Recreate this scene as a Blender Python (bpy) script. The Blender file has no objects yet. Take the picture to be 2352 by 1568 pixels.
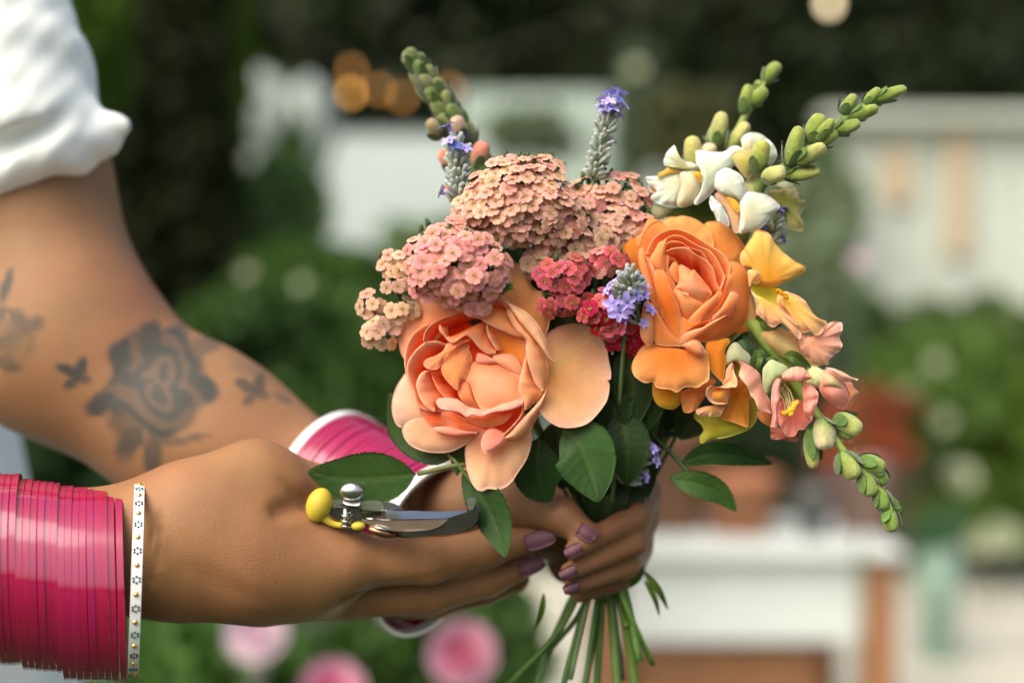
import bpy, math, random
import numpy as np
from mathutils import Vector, Matrix

# ------------------------------------------------------------------ camera, sky, sun, exposure
scene = bpy.context.scene
FOC = 0.65333          # focus distance, metres
CZ = 1.25              # height of the lens above the ground
cam_data = bpy.data.cameras.new('camera')
cam_data.lens = 50
cam_data.sensor_width = 36
cam_data.clip_start = 0.02
cam_data.clip_end = 500
cam_data.dof.use_dof = True
cam_data.dof.focus_distance = FOC - 0.004
cam_data.dof.aperture_fstop = 50 / 19.0
cam = bpy.data.objects.new('camera', cam_data)
scene.collection.objects.link(cam)
cam.location = (0, 0, CZ)
cam.rotation_euler = (math.radians(90), 0, 0)
scene.camera = cam

SUN_EL, SUN_AZ = math.radians(47), math.radians(222)     # azimuth clockwise from +Y: high, from the left and slightly behind the photographer
world = bpy.data.worlds.new('World')
scene.world = world
world.use_nodes = True
wn = world.node_tree
sky = wn.nodes.new('ShaderNodeTexSky')
sky.sky_type = 'NISHITA'
sky.sun_disc = False
sky.sun_elevation = SUN_EL
sky.sun_rotation = SUN_AZ
sky.air_density = 1.0
sky.dust_density = 7.0
sky.ozone_density = 0.2
wn.nodes['Background'].inputs[1].default_value = 0.15
wn.links.new(sky.outputs[0], wn.nodes['Background'].inputs[0])
sun_data = bpy.data.lights.new('sun', 'SUN')
sun_data.energy = 1.4
sun_data.angle = math.radians(65)
sun_data.color = (1.0, 0.94, 0.84)
sun = bpy.data.objects.new('sun', sun_data)
scene.collection.objects.link(sun)
sd = Vector((math.sin(SUN_AZ) * math.cos(SUN_EL), math.cos(SUN_AZ) * math.cos(SUN_EL), math.sin(SUN_EL)))
sun.rotation_euler = sd.to_track_quat('Z', 'Y').to_euler()
sun.location = (0, -3, 6)
scene.view_settings.view_transform = 'Standard'
scene.view_settings.look = 'None'
scene.view_settings.gamma = 1.0
scene.view_settings.exposure = 0.64
scene.view_settings.use_curve_mapping = False
scene.cycles.use_denoising = True
scene.cycles.max_bounces = 8
scene.cycles.transparent_max_bounces = 8
scene.cycles.sample_clamp_indirect = 6

rnd = random.Random(11)
nrs = np.random.RandomState(5)

# ------------------------------------------------------------------ helpers
def P(px, py, d=0.0):
    """a point of the place: where the sight line through (px, py) stands d millimetres behind the focus plane"""
    px = np.asarray(px, float); py = np.asarray(py, float); d = np.asarray(d, float)
    Y = FOC + d * .001
    s = Y / FOC * .0002
    return np.stack(np.broadcast_arrays((px - 1176) * s, Y, CZ - (py - 784) * s), -1)

def PM(px, py, Y):
    return P(px, py, (Y - FOC) * 1000)

def world_loc(o):
    v = Vector((0, 0, 0))
    while o is not None:
        v += o.location
        o = o.parent
    return v

def mk(name, verts, faces, mat, parent=None, col=None, smooth=True):
    v = np.asarray(verts, float)
    off = np.array(world_loc(parent)) if parent is not None else np.zeros(3)
    me = bpy.data.meshes.new(name)
    v = v - off
    if isinstance(faces, np.ndarray):
        n, k = faces.shape
        me.vertices.add(len(v)); me.vertices.foreach_set('co', v.astype(np.float32).ravel())
        me.loops.add(n * k); me.loops.foreach_set('vertex_index', faces.astype(np.int32).ravel())
        me.polygons.add(n); me.polygons.foreach_set('loop_start', np.arange(0, n * k, k, dtype=np.int32))
        me.update(calc_edges=True)
    else:
        me.from_pydata(v.tolist(), [], faces); me.update()
    me.polygons.foreach_set('use_smooth', [smooth] * len(me.polygons))
    if col is not None:
        a = me.color_attributes.new('Col', 'FLOAT_COLOR', 'POINT')
        c = np.ones((len(v), 4), np.float32); c[:, :3] = np.broadcast_to(np.asarray(col, np.float32), (len(v), 3))
        a.data.foreach_set('color', c.ravel())
    if mat is not None:
        me.materials.append(mat)
    o = bpy.data.objects.new(name, me)
    scene.collection.objects.link(o)
    if parent is not None:
        o.parent = parent
    return o

def tag(o, label=None, cat=None, group=None, kind=None):
    if label: o['label'] = label
    if cat: o['category'] = cat
    if group: o['group'] = group
    if kind: o['kind'] = kind
    return o

def thing(name, label, cat, loc, group=None):
    o = bpy.data.objects.new(name, None)
    o.empty_display_size = .02
    scene.collection.objects.link(o)
    o.location = [float(c) for c in loc]
    return tag(o, label, cat, group)

def inst(src, parent, M, name=None):
    """another object with the same mesh; M is its world matrix"""
    o = bpy.data.objects.new(name or src.name.split('.')[0], src)
    scene.collection.objects.link(o)
    if parent is not None:
        o.parent = parent
        M = Matrix.Translation(-world_loc(parent)) @ M
    o.matrix_basis = M
    return o

def mesh_only(name, verts, faces, mat, col=None, smooth=True):
    o = mk(name, verts, faces, mat, None, col, smooth)
    me = o.data
    bpy.data.objects.remove(o)
    return me

def joinm(parts):
    """[(verts, faces, col)] -> one"""
    V, Fc, C, n = [], [], [], 0
    for v, f, c in parts:
        v = np.asarray(v, float)
        V.append(v); Fc += [[i + n for i in q] for q in f]
        C.append(np.broadcast_to(np.asarray(c, float), (len(v), 3))); n += len(v)
    return np.concatenate(V), Fc, np.concatenate(C)

def cr(pts, n, closed=False):
    """Catmull-Rom through pts, n samples by arc length"""
    p = np.asarray(pts, float)
    m = len(p)
    segs = m if closed else m - 1
    out = []
    k = 12
    for i in range(segs):
        if closed:
            a, b, c, d = p[(i - 1) % m], p[i], p[(i + 1) % m], p[(i + 2) % m]
        else:
            b, c = p[i], p[i + 1]
            a = p[i - 1] if i > 0 else 2 * b - c
            d = p[i + 2] if i + 2 < m else 2 * c - b
        t = np.linspace(0, 1, k, endpoint=False)[:, None]
        out.append(.5 * (2 * b + (c - a) * t + (2 * a - 5 * b + 4 * c - d) * t ** 2 + (3 * b - a - 3 * c + d) * t ** 3))
    out = np.concatenate(out + [p[:1] if closed else p[-1:]])
    L = np.r_[0, np.cumsum(np.linalg.norm(np.diff(out, axis=0)[:, :2] if out.shape[1] > 2 and False else np.diff(out, axis=0), axis=1))]
    q = np.linspace(0, L[-1], n, endpoint=not closed)
    return np.stack([np.interp(q, L, out[:, j]) for j in range(out.shape[1])], 1)

def gridfaces(nu, nv, wrap=False):
    f = []
    for i in range(nu - 1):
        for j in range(nv if wrap else nv - 1):
            j2 = (j + 1) % nv
            f.append([i * nv + j, i * nv + j2, (i + 1) * nv + j2, (i + 1) * nv + j])
    return f

def lerp(a, b, t):
    a = np.asarray(a, float); b = np.asarray(b, float); t = np.asarray(t, float)[..., None]
    return a * (1 - t) + b * t

def tube_vf(pts, radii, n=8, caps=True):
    p = np.asarray(pts, float)
    m = len(p)
    r = np.broadcast_to(np.asarray(radii, float), (m,)) if np.ndim(radii) == 0 or len(radii) == m else np.interp(np.linspace(0, 1, m), np.linspace(0, 1, len(radii)), radii)
    t = np.gradient(p, axis=0); t /= np.linalg.norm(t, axis=1, keepdims=True) + 1e-12
    up = np.array([0, 0, 1.]) if abs(t[0][2]) < .9 else np.array([1., 0, 0])
    V = []
    nrm = np.cross(t[0], up); nrm /= np.linalg.norm(nrm)
    for i in range(m):
        nrm = nrm - t[i] * nrm.dot(t[i]); nrm /= np.linalg.norm(nrm) + 1e-12
        b = np.cross(t[i], nrm)
        a = np.arange(n) * 2 * np.pi / n
        V.append(p[i] + r[i] * (np.cos(a)[:, None] * nrm + np.sin(a)[:, None] * b))
    V = np.concatenate(V)
    Fc = gridfaces(m, n, True)
    if caps:
        Fc.append(list(range(n - 1, -1, -1))); Fc.append([(m - 1) * n + j for j in range(n)])
    return V, Fc

def tube(name, pts, radii, mat, parent, n=8, col=None, samples=None):
    if samples: pts = cr(pts, samples)
    V, Fc = tube_vf(pts, radii, n)
    return mk(name, V, Fc, mat, parent, col)

# ------------------------------------------------------------------ materials
def newmat(name):
    m = bpy.data.materials.new(name); m.use_nodes = True
    nt = m.node_tree
    b = nt.nodes['Principled BSDF']
    return m, nt, b

def colour_node(nt, col, attr):
    if attr:
        a = nt.nodes.new('ShaderNodeVertexColor'); a.layer_name = 'Col'
        return a.outputs[0]
    c = nt.nodes.new('ShaderNodeRGB'); c.outputs[0].default_value = (*col, 1)
    return c.outputs[0]

def mat(name, col=(.5, .5, .5), rough=.5, attr=False, var=.12, vscale=60, metal=0, spec=.5, trans=0, tcol=None,
        bump=0, bscale=300, sss=0, coat=0, objvar=0, sheen=0, stretch=None):
    m, nt, b = newmat(name)
    L = nt.links
    src = colour_node(nt, col, attr)
    tc = nt.nodes.new('ShaderNodeTexCoord')
    vec = tc.outputs['Object']
    if stretch:
        mp = nt.nodes.new('ShaderNodeMapping'); mp.inputs['Scale'].default_value = stretch
        L.new(vec, mp.inputs[0]); vec = mp.outputs[0]
    if var > 0:
        nz = nt.nodes.new('ShaderNodeTexNoise'); nz.inputs['Scale'].default_value = vscale; nz.inputs['Detail'].default_value = 5
        L.new(vec, nz.inputs['Vector'])
        mr = nt.nodes.new('ShaderNodeMapRange'); mr.inputs[1].default_value = .25; mr.inputs[2].default_value = .75
        mr.inputs[3].default_value = 1 - var; mr.inputs[4].default_value = 1 + var
        L.new(nz.outputs[0], mr.inputs[0])
        mx = nt.nodes.new('ShaderNodeVectorMath'); mx.operation = 'SCALE'
        L.new(src, mx.inputs[0]); L.new(mr.outputs[0], mx.inputs['Scale'])
        src = mx.outputs[0]
    if objvar > 0:
        oi = nt.nodes.new('ShaderNodeObjectInfo')
        mr = nt.nodes.new('ShaderNodeMapRange'); mr.inputs[3].default_value = 1 - objvar; mr.inputs[4].default_value = 1 + objvar
        L.new(oi.outputs['Random'], mr.inputs[0])
        mx = nt.nodes.new('ShaderNodeVectorMath'); mx.operation = 'SCALE'
        L.new(src, mx.inputs[0]); L.new(mr.outputs[0], mx.inputs['Scale'])
        hs = nt.nodes.new('ShaderNodeHueSaturation')
        mh = nt.nodes.new('ShaderNodeMapRange'); mh.inputs[3].default_value = .5 - objvar * .12; mh.inputs[4].default_value = .5 + objvar * .12
        ml = nt.nodes.new('ShaderNodeMath'); ml.operation = 'MULTIPLY'; ml.inputs[1].default_value = 7.31
        fr = nt.nodes.new('ShaderNodeMath'); fr.operation = 'FRACT'
        L.new(oi.outputs['Random'], ml.inputs[0]); L.new(ml.outputs[0], fr.inputs[0]); L.new(fr.outputs[0], mh.inputs[0])
        L.new(mh.outputs[0], hs.inputs['Hue']); L.new(mx.outputs[0], hs.inputs['Color'])
        src = hs.outputs[0]
    L.new(src, b.inputs['Base Color'])
    b.inputs['Roughness'].default_value = rough
    b.inputs['Metallic'].default_value = metal
    b.inputs['Specular IOR Level'].default_value = spec
    if coat: b.inputs['Coat Weight'].default_value = coat; b.inputs['Coat Roughness'].default_value = .11
    if sheen: b.inputs['Sheen Weight'].default_value = sheen
    if sss:
        b.inputs['Subsurface Weight'].default_value = sss
        b.inputs['Subsurface Radius'].default_value = (1.0, .35, .18)
        b.inputs['Subsurface Scale'].default_value = .006
    if bump:
        n2 = nt.nodes.new('ShaderNodeTexNoise'); n2.inputs['Scale'].default_value = bscale; n2.inputs['Detail'].default_value = 4
        L.new(vec, n2.inputs['Vector'])
        bp = nt.nodes.new('ShaderNodeBump'); bp.inputs['Strength'].default_value = bump; bp.inputs['Distance'].default_value = .001
        L.new(n2.outputs[0], bp.inputs['Height']); L.new(bp.outputs[0], b.inputs['Normal'])
    if trans:
        tr = nt.nodes.new('ShaderNodeBsdfTranslucent')
        if tcol is not None:
            mm = nt.nodes.new('ShaderNodeVectorMath'); mm.operation = 'MULTIPLY'; mm.inputs[1].default_value = tcol
            L.new(src, mm.inputs[0]); L.new(mm.outputs[0], tr.inputs[0])
        else:
            L.new(src, tr.inputs[0])
        mix = nt.nodes.new('ShaderNodeMixShader'); mix.inputs[0].default_value = trans
        L.new(b.outputs[0], mix.inputs[1]); L.new(tr.outputs[0], mix.inputs[2])
        L.new(mix.outputs[0], nt.nodes['Material Output'].inputs[0])
    return m

M = {}
M['petal'] = mat('petal', attr=True, rough=.7, var=.07, vscale=190, trans=.48, tcol=(1.0, .86, .70), spec=.2, bump=.06, bscale=1200)
M['leaf'] = mat('leaf', attr=True, rough=.55, var=.22, vscale=90, trans=.22, tcol=(.9, 1.1, .3), spec=.3, bump=.14, bscale=1300)
M['bud'] = mat('bud', attr=True, rough=.75, var=.22, vscale=420, trans=.12, spec=.3, bump=.5, bscale=900, sheen=.4)
M['stem'] = mat('stem', attr=True, rough=.5, var=.2, vscale=150, spec=.35, bump=.2)
M['floret'] = mat('floret', attr=True, rough=.75, var=.06, vscale=3, trans=.3, spec=.15, objvar=.15)
M['disc'] = mat('disc', attr=True, rough=.7, var=.2, vscale=5, spec=.2)
M['lavender'] = mat('lavender', attr=True, rough=.65, var=.15, vscale=400, trans=.15, spec=.2, objvar=.14, sheen=.3)
M['bangle'] = mat('bangle', (.33, .0002, .055), rough=.5, metal=0, spec=.0, var=.04, vscale=40, coat=1.0, objvar=.05)
M['bangle'].node_tree.nodes['Principled BSDF'].inputs['IOR'].default_value = 1.7
M['bangle'].node_tree.nodes['Principled BSDF'].inputs['Coat IOR'].default_value = 2.0
M['white_bangle'] = mat('white_bangle', (.78, .82, .80), rough=.25, var=.03, coat=.6)
M['metal'] = mat('metal', (.55, .55, .53), rough=.24, metal=1, var=.12, vscale=120, bump=.1)
M['dark_metal'] = mat('dark_metal', (.10, .10, .09), rough=.3, metal=1, var=.25, vscale=90)
M['yellow_grip'] = mat('yellow_grip', (.52, .40, .03), rough=.6, var=.08, vscale=80)
M['shirt'] = mat('shirt', (.84, .90, .86), rough=1.0, var=.03, vscale=20, spec=.08, bump=.3, bscale=1900)
M['nail'] = mat('nail', (.13, .05, .075), rough=.55, var=.12, coat=.0)
M['gold'] = mat('gold', (.75, .42, .12), rough=.2, metal=.8, var=.1)
M['teal'] = mat('teal', (.02, .10, .11), rough=.2, metal=.3, var=.1)
M['plum'] = mat('plum', (.06, .02, .05), rough=.2, metal=.3, var=.1)
# ------------------------------------------------------------------ the setting
M['bgleaf'] = mat('background_leaf', attr=True, rough=.6, var=0, trans=.2, tcol=(.9, 1.1, .4), spec=.3)
M['bark'] = mat('bark', (.10, .07, .05), rough=.9, var=.3, vscale=8, bump=.4, bscale=30)
M['white_wall'] = mat('white_wall', (.29, .345, .325), rough=.8, var=.05, vscale=2)
M['cream_board'] = mat('cream_board', (.46, .52, .455), rough=.75, var=.06, vscale=3)
M['wood'] = mat('wood', (.28, .13, .055), rough=.65, var=.22, vscale=9, stretch=(1, 1, .12))
M['dark_wood'] = mat('dark_wood', (.13, .10, .075), rough=.8, var=.25, vscale=6)
M['terracotta'] = mat('terracotta', (.36, .15, .075), rough=.85, var=.15, vscale=14)
M['brown_pot'] = mat('brown_pot', (.22, .11, .06), rough=.8, var=.2, vscale=14)
M['grey_pot'] = mat('grey_pot', (.10, .11, .11), rough=.6, var=.2, vscale=14)
M['soil'] = mat('soil', (.04, .03, .02), rough=1, var=.3, vscale=60)
M['paint_white'] = mat('paint_white', (.55, .61, .59), rough=.6, var=.04, vscale=9)
M['mint'] = mat('mint', (.34, .52, .43), rough=.45, var=.08, vscale=7)
M['paving'] = mat('paving', (.50, .49, .40), rough=.9, var=.14, vscale=5, bump=.3, bscale=90)
M['lawn'] = mat('lawn', (.018, .034, .010), rough=1, var=.35, vscale=3, bump=.5, bscale=60)
M['glasspane'] = mat('glass_pane', (.30, .40, .33), rough=.15, var=.12, vscale=1.5, spec=.8)

def box_vf(c, s, bev=0.0):
    x, y, z = [k / 2 for k in s]
    c = np.asarray(c, float)
    if bev <= 0:
        V = np.array([[sx * x, sy * y, sz * z] for sx in (-1, 1) for sy in (-1, 1) for sz in (-1, 1)]) + c
        return V, [[0, 1, 3, 2], [4, 6, 7, 5], [0, 4, 5, 1], [2, 3, 7, 6], [0, 2, 6, 4], [1, 5, 7, 3]]
    V, idx = [], {}
    for sx in (-1, 1):
        for sy in (-1, 1):
            for sz in (-1, 1):
                for ax in range(3):
                    h = [sx * (x - bev), sy * (y - bev), sz * (z - bev)]
                    h[ax] += bev * (sx, sy, sz)[ax]
                    idx[(sx, sy, sz, ax)] = len(V); V.append(h)
    Fc = []
    for ax in range(3):
        o1, o2 = [k for k in range(3) if k != ax]
        for s in (-1, 1):
            q = []
            for a, b in ((-1, -1), (1, -1), (1, 1), (-1, 1)):
                k = [0, 0, 0]; k[ax] = s; k[o1] = a; k[o2] = b
                q.append(idx[(*k, ax)])
            Fc.append(q)
        for a in (-1, 1):
            for b in (-1, 1):
                q = []
                for s, face in ((-1, o1), (1, o1), (1, o2), (-1, o2)):
                    k = [0, 0, 0]; k[ax] = s; k[o1] = a; k[o2] = b
                    q.append(idx[(*k, face)])
                Fc.append(q)
    for sx in (-1, 1):
        for sy in (-1, 1):
            for sz in (-1, 1):
                Fc.append([idx[(sx, sy, sz, ax)] for ax in range(3)])
    return np.array(V) + c, Fc

def box(name, c, s, m, parent=None, bev=0.0):
    V, Fc = box_vf(c, s, bev)
    return mk(name, V, Fc, m, parent, None, False)

def lathe(name, loc, prof, m, parent=None, n=32, col=None):
    loc = np.asarray(loc, float)
    a = np.arange(n) * 2 * np.pi / n
    V = np.concatenate([np.stack([r * np.cos(a), r * np.sin(a), np.full(n, z)], 1) for r, z in prof]) + loc
    return mk(name, V, gridfaces(len(prof), n, True), m, parent, col)

# ground: one sheet out to the horizon, paving laid on its right half
g = mk('ground', [(-250, -60, 0), (250, -60, 0), (250, 400, 0), (-250, 400, 0)], [[0, 1, 2, 3]], M['lawn'], None, None, False)
tag(g, kind='structure')
pv = mk('paving', [(-.2, 1.6, .004), (9, 1.6, .004), (9, 7.6, .004), (-.2, 7.6, .004)], [[0, 1, 2, 3]], M['paving'], None, None, False)
tag(pv, kind='structure')

def leaf_cloud(centers, size, col_a, col_b, rs, squash=1.0, up=0.0):
    """folded leaf-sized faces spread through a volume"""
    n = len(centers)
    d = rs.normal(size=(n, 3)); d[:, 2] += up; d /= np.linalg.norm(d, axis=1, keepdims=True)
    e = rs.normal(size=(n, 3)); e -= d * (e * d).sum(1, keepdims=True); e /= np.linalg.norm(e, axis=1, keepdims=True)
    f = np.cross(d, e)
    s = size * rs.uniform(.6, 1.35, (n, 1))
    a = centers - d * s; c = centers + d * s
    b = centers + e * s * .55 + f * s * .15; g_ = centers - e * s * .55 + f * s * .15
    V = np.stack([a, b, c, g_], 1).reshape(-1, 3)
    k = np.arange(n)[:, None] * 4
    Fc = np.concatenate([k + [[0, 1, 2]], k + [[0, 2, 3]]])
    t = rs.uniform(0, 1, n) ** 1.5
    C = np.repeat(lerp(col_a, col_b, t), 4, axis=0)
    return V, Fc, C

def clump_points(c, r, n, rs, shell=.55, lumps=14):
    """points in a lumpy ellipsoid"""
    c = np.asarray(c, float); r = np.asarray(r, float)
    lc = rs.normal(size=(lumps, 3)); lc /= np.linalg.norm(lc, axis=1, keepdims=True); lc *= rs.uniform(.35, .85, (lumps, 1))
    which = rs.randint(0, lumps, n)
    q = rs.normal(size=(n, 3)); q /= np.linalg.norm(q, axis=1, keepdims=True)
    q *= rs.uniform(shell, 1, (n, 1)) * rs.uniform(.28, .5, (lumps, 1))[which]
    return c + (lc[which] + q) * r

DG_A, DG_B = (.008, .016, .004), (.024, .044, .008)       # deep evergreen
MG_A, MG_B = (.035, .085, .015), (.085, .18, .032)       # mid garden green
LG_A, LG_B = (.050, .110, .020), (.120, .200, .035)       # young yellow green

def tree(name, label, base, h, rx, ca, cb, n, leaf, seed, group=None, crown_from=.12, cat='tree', ry=None):
    rs = np.random.RandomState(seed)
    t = thing(name, label, cat, base, group)
    b = np.asarray(base, float)
    pts = clump_points(b + [0, 0, h * (crown_from + (1 - crown_from) / 2)], (rx, ry or rx, h * (1 - crown_from) / 2), n, rs, lumps=26)
    V, Fc, C = leaf_cloud(pts, leaf, ca, cb, rs)
    mk('crown', V, Fc, M['bgleaf'], t, C, False)
    parts = [(*tube_vf(cr([b, b + [rx * .08, 0, h * .4], b + [0, 0, h * .8]], 8), [rx * .11, rx * .03], 8), (1, 1, 1))]
    for k in range(5):
        a = k * 1.3 + seed; z = h * (.2 + .12 * k)
        parts.append((*tube_vf([b + [0, 0, z], b + [rx * .5 * math.cos(a), rx * .5 * math.sin(a), z + h * .12]], [rx * .04, rx * .015], 5), (1, 1, 1)))
    v, f, c = joinm(parts)
    mk('trunk', v, f, M['bark'], t)
    return t

# a solid dark wood far behind (reads as one mass), then single trees in front of it
rs = np.random.RandomState(3)
wp = np.stack([rs.uniform(-11, 11, 42000), rs.uniform(14.5, 16.5, 42000), rs.uniform(0, 1, 42000) ** .8 * 8.5], 1)
V, Fc, C = leaf_cloud(wp, .17, (.010, .020, .005), (.034, .056, .012), rs)
wd = mk('woodland', V, Fc, M['bgleaf'], None, C, False); tag(wd, 'dark dense woodland closing off the far end of the garden', 'woodland', kind='stuff')
# the wood's shaded inner mass: trunks and thicket behind the leaves
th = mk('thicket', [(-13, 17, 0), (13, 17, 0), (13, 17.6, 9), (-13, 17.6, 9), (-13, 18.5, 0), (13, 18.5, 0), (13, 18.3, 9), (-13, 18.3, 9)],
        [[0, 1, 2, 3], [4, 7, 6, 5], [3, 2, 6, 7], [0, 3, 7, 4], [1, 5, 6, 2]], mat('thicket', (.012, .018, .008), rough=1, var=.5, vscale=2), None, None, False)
tag(th, 'shaded thicket behind the woodland leaves', 'thicket', kind='stuff')
trees = [(-1.15, 12.0, 5.8, 1.5, 'tall dark evergreen tree behind the left end of the white tent'),
         (.4, 13.0, 6.2, 1.7, 'broad black green tree behind the middle of the white tent'),
         (1.9, 11.5, 5.6, 1.4, 'dark tree standing right behind the raised white snapdragons'),
         (3.6, 12.5, 6.0, 1.6, 'dark tree above the cream garden house at the right edge'),
         (-3.1, 12.5, 6.4, 1.7, 'mossy dark tree at the far left behind the rolled sleeve')]
for i, (x, y, h, r, lb) in enumerate(trees):
    tree('broadleaf_tree', lb, (x, y, 0), h, r, DG_A, DG_B, 5200, .10, 40 + i, 'dark trees at the end of the garden')
# columnar evergreen close behind the arm
cx = PM(385, 600, 3.9)
tree('columnar_evergreen', 'tall dark columnar evergreen beside the tattooed arm and sleeve', (cx[0], 3.9, 0), 3.3, .20, (.012, .018, .004), (.030, .042, .008), 12000, .030, 71, crown_from=.2, ry=.2)
# lighter bushes flanking it
def bush(label, px, py, Y, rpx, rpy, ca, cb, n, leaf, seed, group=None, name='bush'):
    rs = np.random.RandomState(seed)
    c = PM(px, py, Y); k = Y / FOC * .0002
    r = (rpx * k, min(rpx * k, .5), rpy * k)
    base = (c[0], Y, 0)
    t = thing(name, label, 'bush', base, group)
    V, Fc, C = leaf_cloud(clump_points(c, r, n, rs, lumps=22), leaf, ca, cb, rs)
    mk('foliage', V, Fc, M['bgleaf'], t, C, False)
    parts = []
    for q in range(4):
        a = q * 1.7 + seed
        parts.append((*tube_vf([np.array(base), c + [r[0] * .4 * math.cos(a), r[1] * .4 * math.sin(a), 0]], [.012, .005], 5), (1, 1, 1)))
    v, f, cc = joinm(parts)
    mk('stem', v, f, M['bark'], t)
    return t
bush('bright green bush glimpsed between white sleeve and columnar evergreen', 200, 60, 3.4, 90, 210, (.06, .13, .02), (.14, .24, .03), 5500, .035, 81)
bush('yellow green slender bush right beside the columnar evergreen', 515, 90, 4.5, 60, 330, (.06, .12, .01), (.14, .22, .02), 5500, .035, 82)
bush('leafy green climber growing in front of the white tent', 650, 500, 4.2, 95, 210, (.07, .15, .04), (.20, .32, .12), 4200, .03, 83)
bush('green bush below the front edge of the white tent', 800, 690, 3.6, 260, 150, MG_A, MG_B, 9000, .03, 84)
bush('deep green bush behind the big peach rose', 960, 880, 3.1, 290, 230, (.020, .055, .010), (.055, .125, .022), 12000, .03, 85)
bush('dark green bush below the columnar evergreen', 560, 820, 3.3, 230, 170, (.025, .06, .012), (.06, .14, .025), 9000, .03, 86)
bush('shady bush behind the forearm and pink bangles', 130, 1060, 2.7, 260, 160, (.015, .04, .01), (.04, .09, .02), 8000, .025, 87)
bush('low green bush under the hands', 480, 1500, 2.0, 330, 150, (.035, .095, .015), (.09, .20, .035), 11000, .018, 88)
bush('low dark green bush under the bouquet stems', 1000, 1520, 2.1, 330, 170, (.025, .065, .012), (.07, .15, .025), 11000, .018, 89)
bush('mid green bush behind the snapdragon buds', 2110, 890, 7.2, 190, 150, (.06, .13, .02), (.16, .28, .06), 7000, .055, 90)
bush('green bush at the right edge above the paving', 2290, 1060, 7.3, 190, 250, (.04, .09, .01), (.15, .25, .03), 9000, .055, 91)
bush('grey green bush between tent and garden house', 1850, 640, 5.6, 150, 260, (.11, .17, .09), (.30, .38, .24), 8000, .04, 92)
bush('silver green tall bush against the dark trees', 1465, 270, 7.0, 60, 190, (.05, .08, .05), (.12, .17, .11), 2600, .045, 93)
bush('olive bush beside the white snapdragon buds', 1600, 330, 6.5, 110, 130, (.05, .06, .02), (.12, .13, .05), 3000, .045, 94)
bush('dim bush behind the terracotta pots', 1700, 960, 4.6, 260, 120, (.02, .05, .02), (.06, .10, .04), 6000, .03, 95)

# white garden tent: roof panel, front valance, side wall, poles
Y0 = 8.6
t = thing('garden_tent', 'long white fabric tent standing behind the yarrow heads', 'tent', (-.9, Y0, 0))
def wallpanel(name, px0, px1, py0, py1, Y, m, parent, folds=10, amp=.04, dep=.03, top_wave=0, slope=0.):
    nx, nz = 60, 10
    a = PM(px0, py0, Y); b = PM(px1, py1, Y)
    X = np.linspace(a[0], b[0], nx); Z = np.linspace(b[2], a[2], nz)
    V = []
    for side in (0, 1):
        for j in range(nz):
            w = amp * np.sin(np.linspace(0, folds * 2 * np.pi, nx)) * (1 - .3 * j / nz)
            tw = top_wave * np.sin(np.linspace(0, folds * np.pi, nx)) * (j / nz) ** 3
            V.append(np.stack([X, Y + w + side * dep + slope * (j / (nz - 1) - .5), Z[j] + tw], 1))
    V = np.concatenate(V)
    f = gridfaces(nz, nx); k = nz * nx
    f2 = [[i + k for i in reversed(q)] for q in f]
    rim = []
    for i in range(nx - 1):
        rim.append([i, i + 1, i + 1 + k, i + k]); e = (nz - 1) * nx
        rim.append([e + i + 1, e + i, e + i + k, e + i + 1 + k])
    for j in range(nz - 1):
        rim.append([j * nx, j * nx + k, (j + 1) * nx + k, (j + 1) * nx]); e = nx - 1
        rim.append([j * nx + e, (j + 1) * nx + e, (j + 1) * nx + e + k, j * nx + e + k])
    return mk(name, V, f + f2 + rim, m, parent)
wallpanel('roof_slope', 735, 1120, 262, 590, Y0 + .15, M['white_wall'], t, 12, .025, slope=1.5)
wallpanel('side_wall', 750, 1100, 590, 700, Y0 - .4, M['white_wall'], t, 16)
for px in (745, 1110):
    c = PM(px, 600, Y0)
    tube('pole', [(c[0], Y0 - .3, 0), (c[0], Y0 - .3, c[2])], .03, M['paint_white'], t, 10)
# grey-green glazed wing right of it
t = thing('greenhouse', 'dim grey green glasshouse partly hidden behind the yarrow', 'greenhouse', (PM(1350, 500, 9)[0], 9.4, 0))
for i in range(7):
    x0 = PM(1060 + i * 72, 400, 9.4)
    box('glass_panel', (x0[0] + .10, 9.4, 1.25), (.19, .02, 3.3), M['glasspane'], t)
    box('glazing_bar', (x0[0], 9.385, 1.3), (.03, .05, 3.2), M['paint_white'], t, .004)
# bright white drape / parasol left of the tent
c = PM(630, 305, 7.2)
t = thing('white_parasol', 'closed white parasol bulging beside the tent', 'parasol', (c[0], 7.2, 0))
n = 40; a = np.arange(n) * 2 * np.pi / n
prof = [(.02, 1.05), (.10, .98), (.20, .86), (.235, .66), (.225, .42), (.17, .20), (.12, .05), (.15, -.15), (.17, -.3)]
V = np.concatenate([np.stack([r * (1 + .10 * np.cos(8 * a)) * np.cos(a), r * (1 + .1 * np.cos(8 * a)) * np.sin(a), np.full(n, z)], 1) for r, z in prof])
mk('canopy', V * [.72, .8, .62] + [c[0] - .06, 7.2, c[2] - .33], gridfaces(len(prof), n, True), M['white_wall'], t)
V = V * [.55, .7, .55] + [c[0] + .17, 7.25, c[2] - .28]
mk('folded_drape', V, gridfaces(len(prof), n, True), M['white_wall'], t)
tube('pole', [(c[0], 7.2, 0), (c[0], 7.2, c[2])], .025, M['wood'], t, 10)

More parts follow.
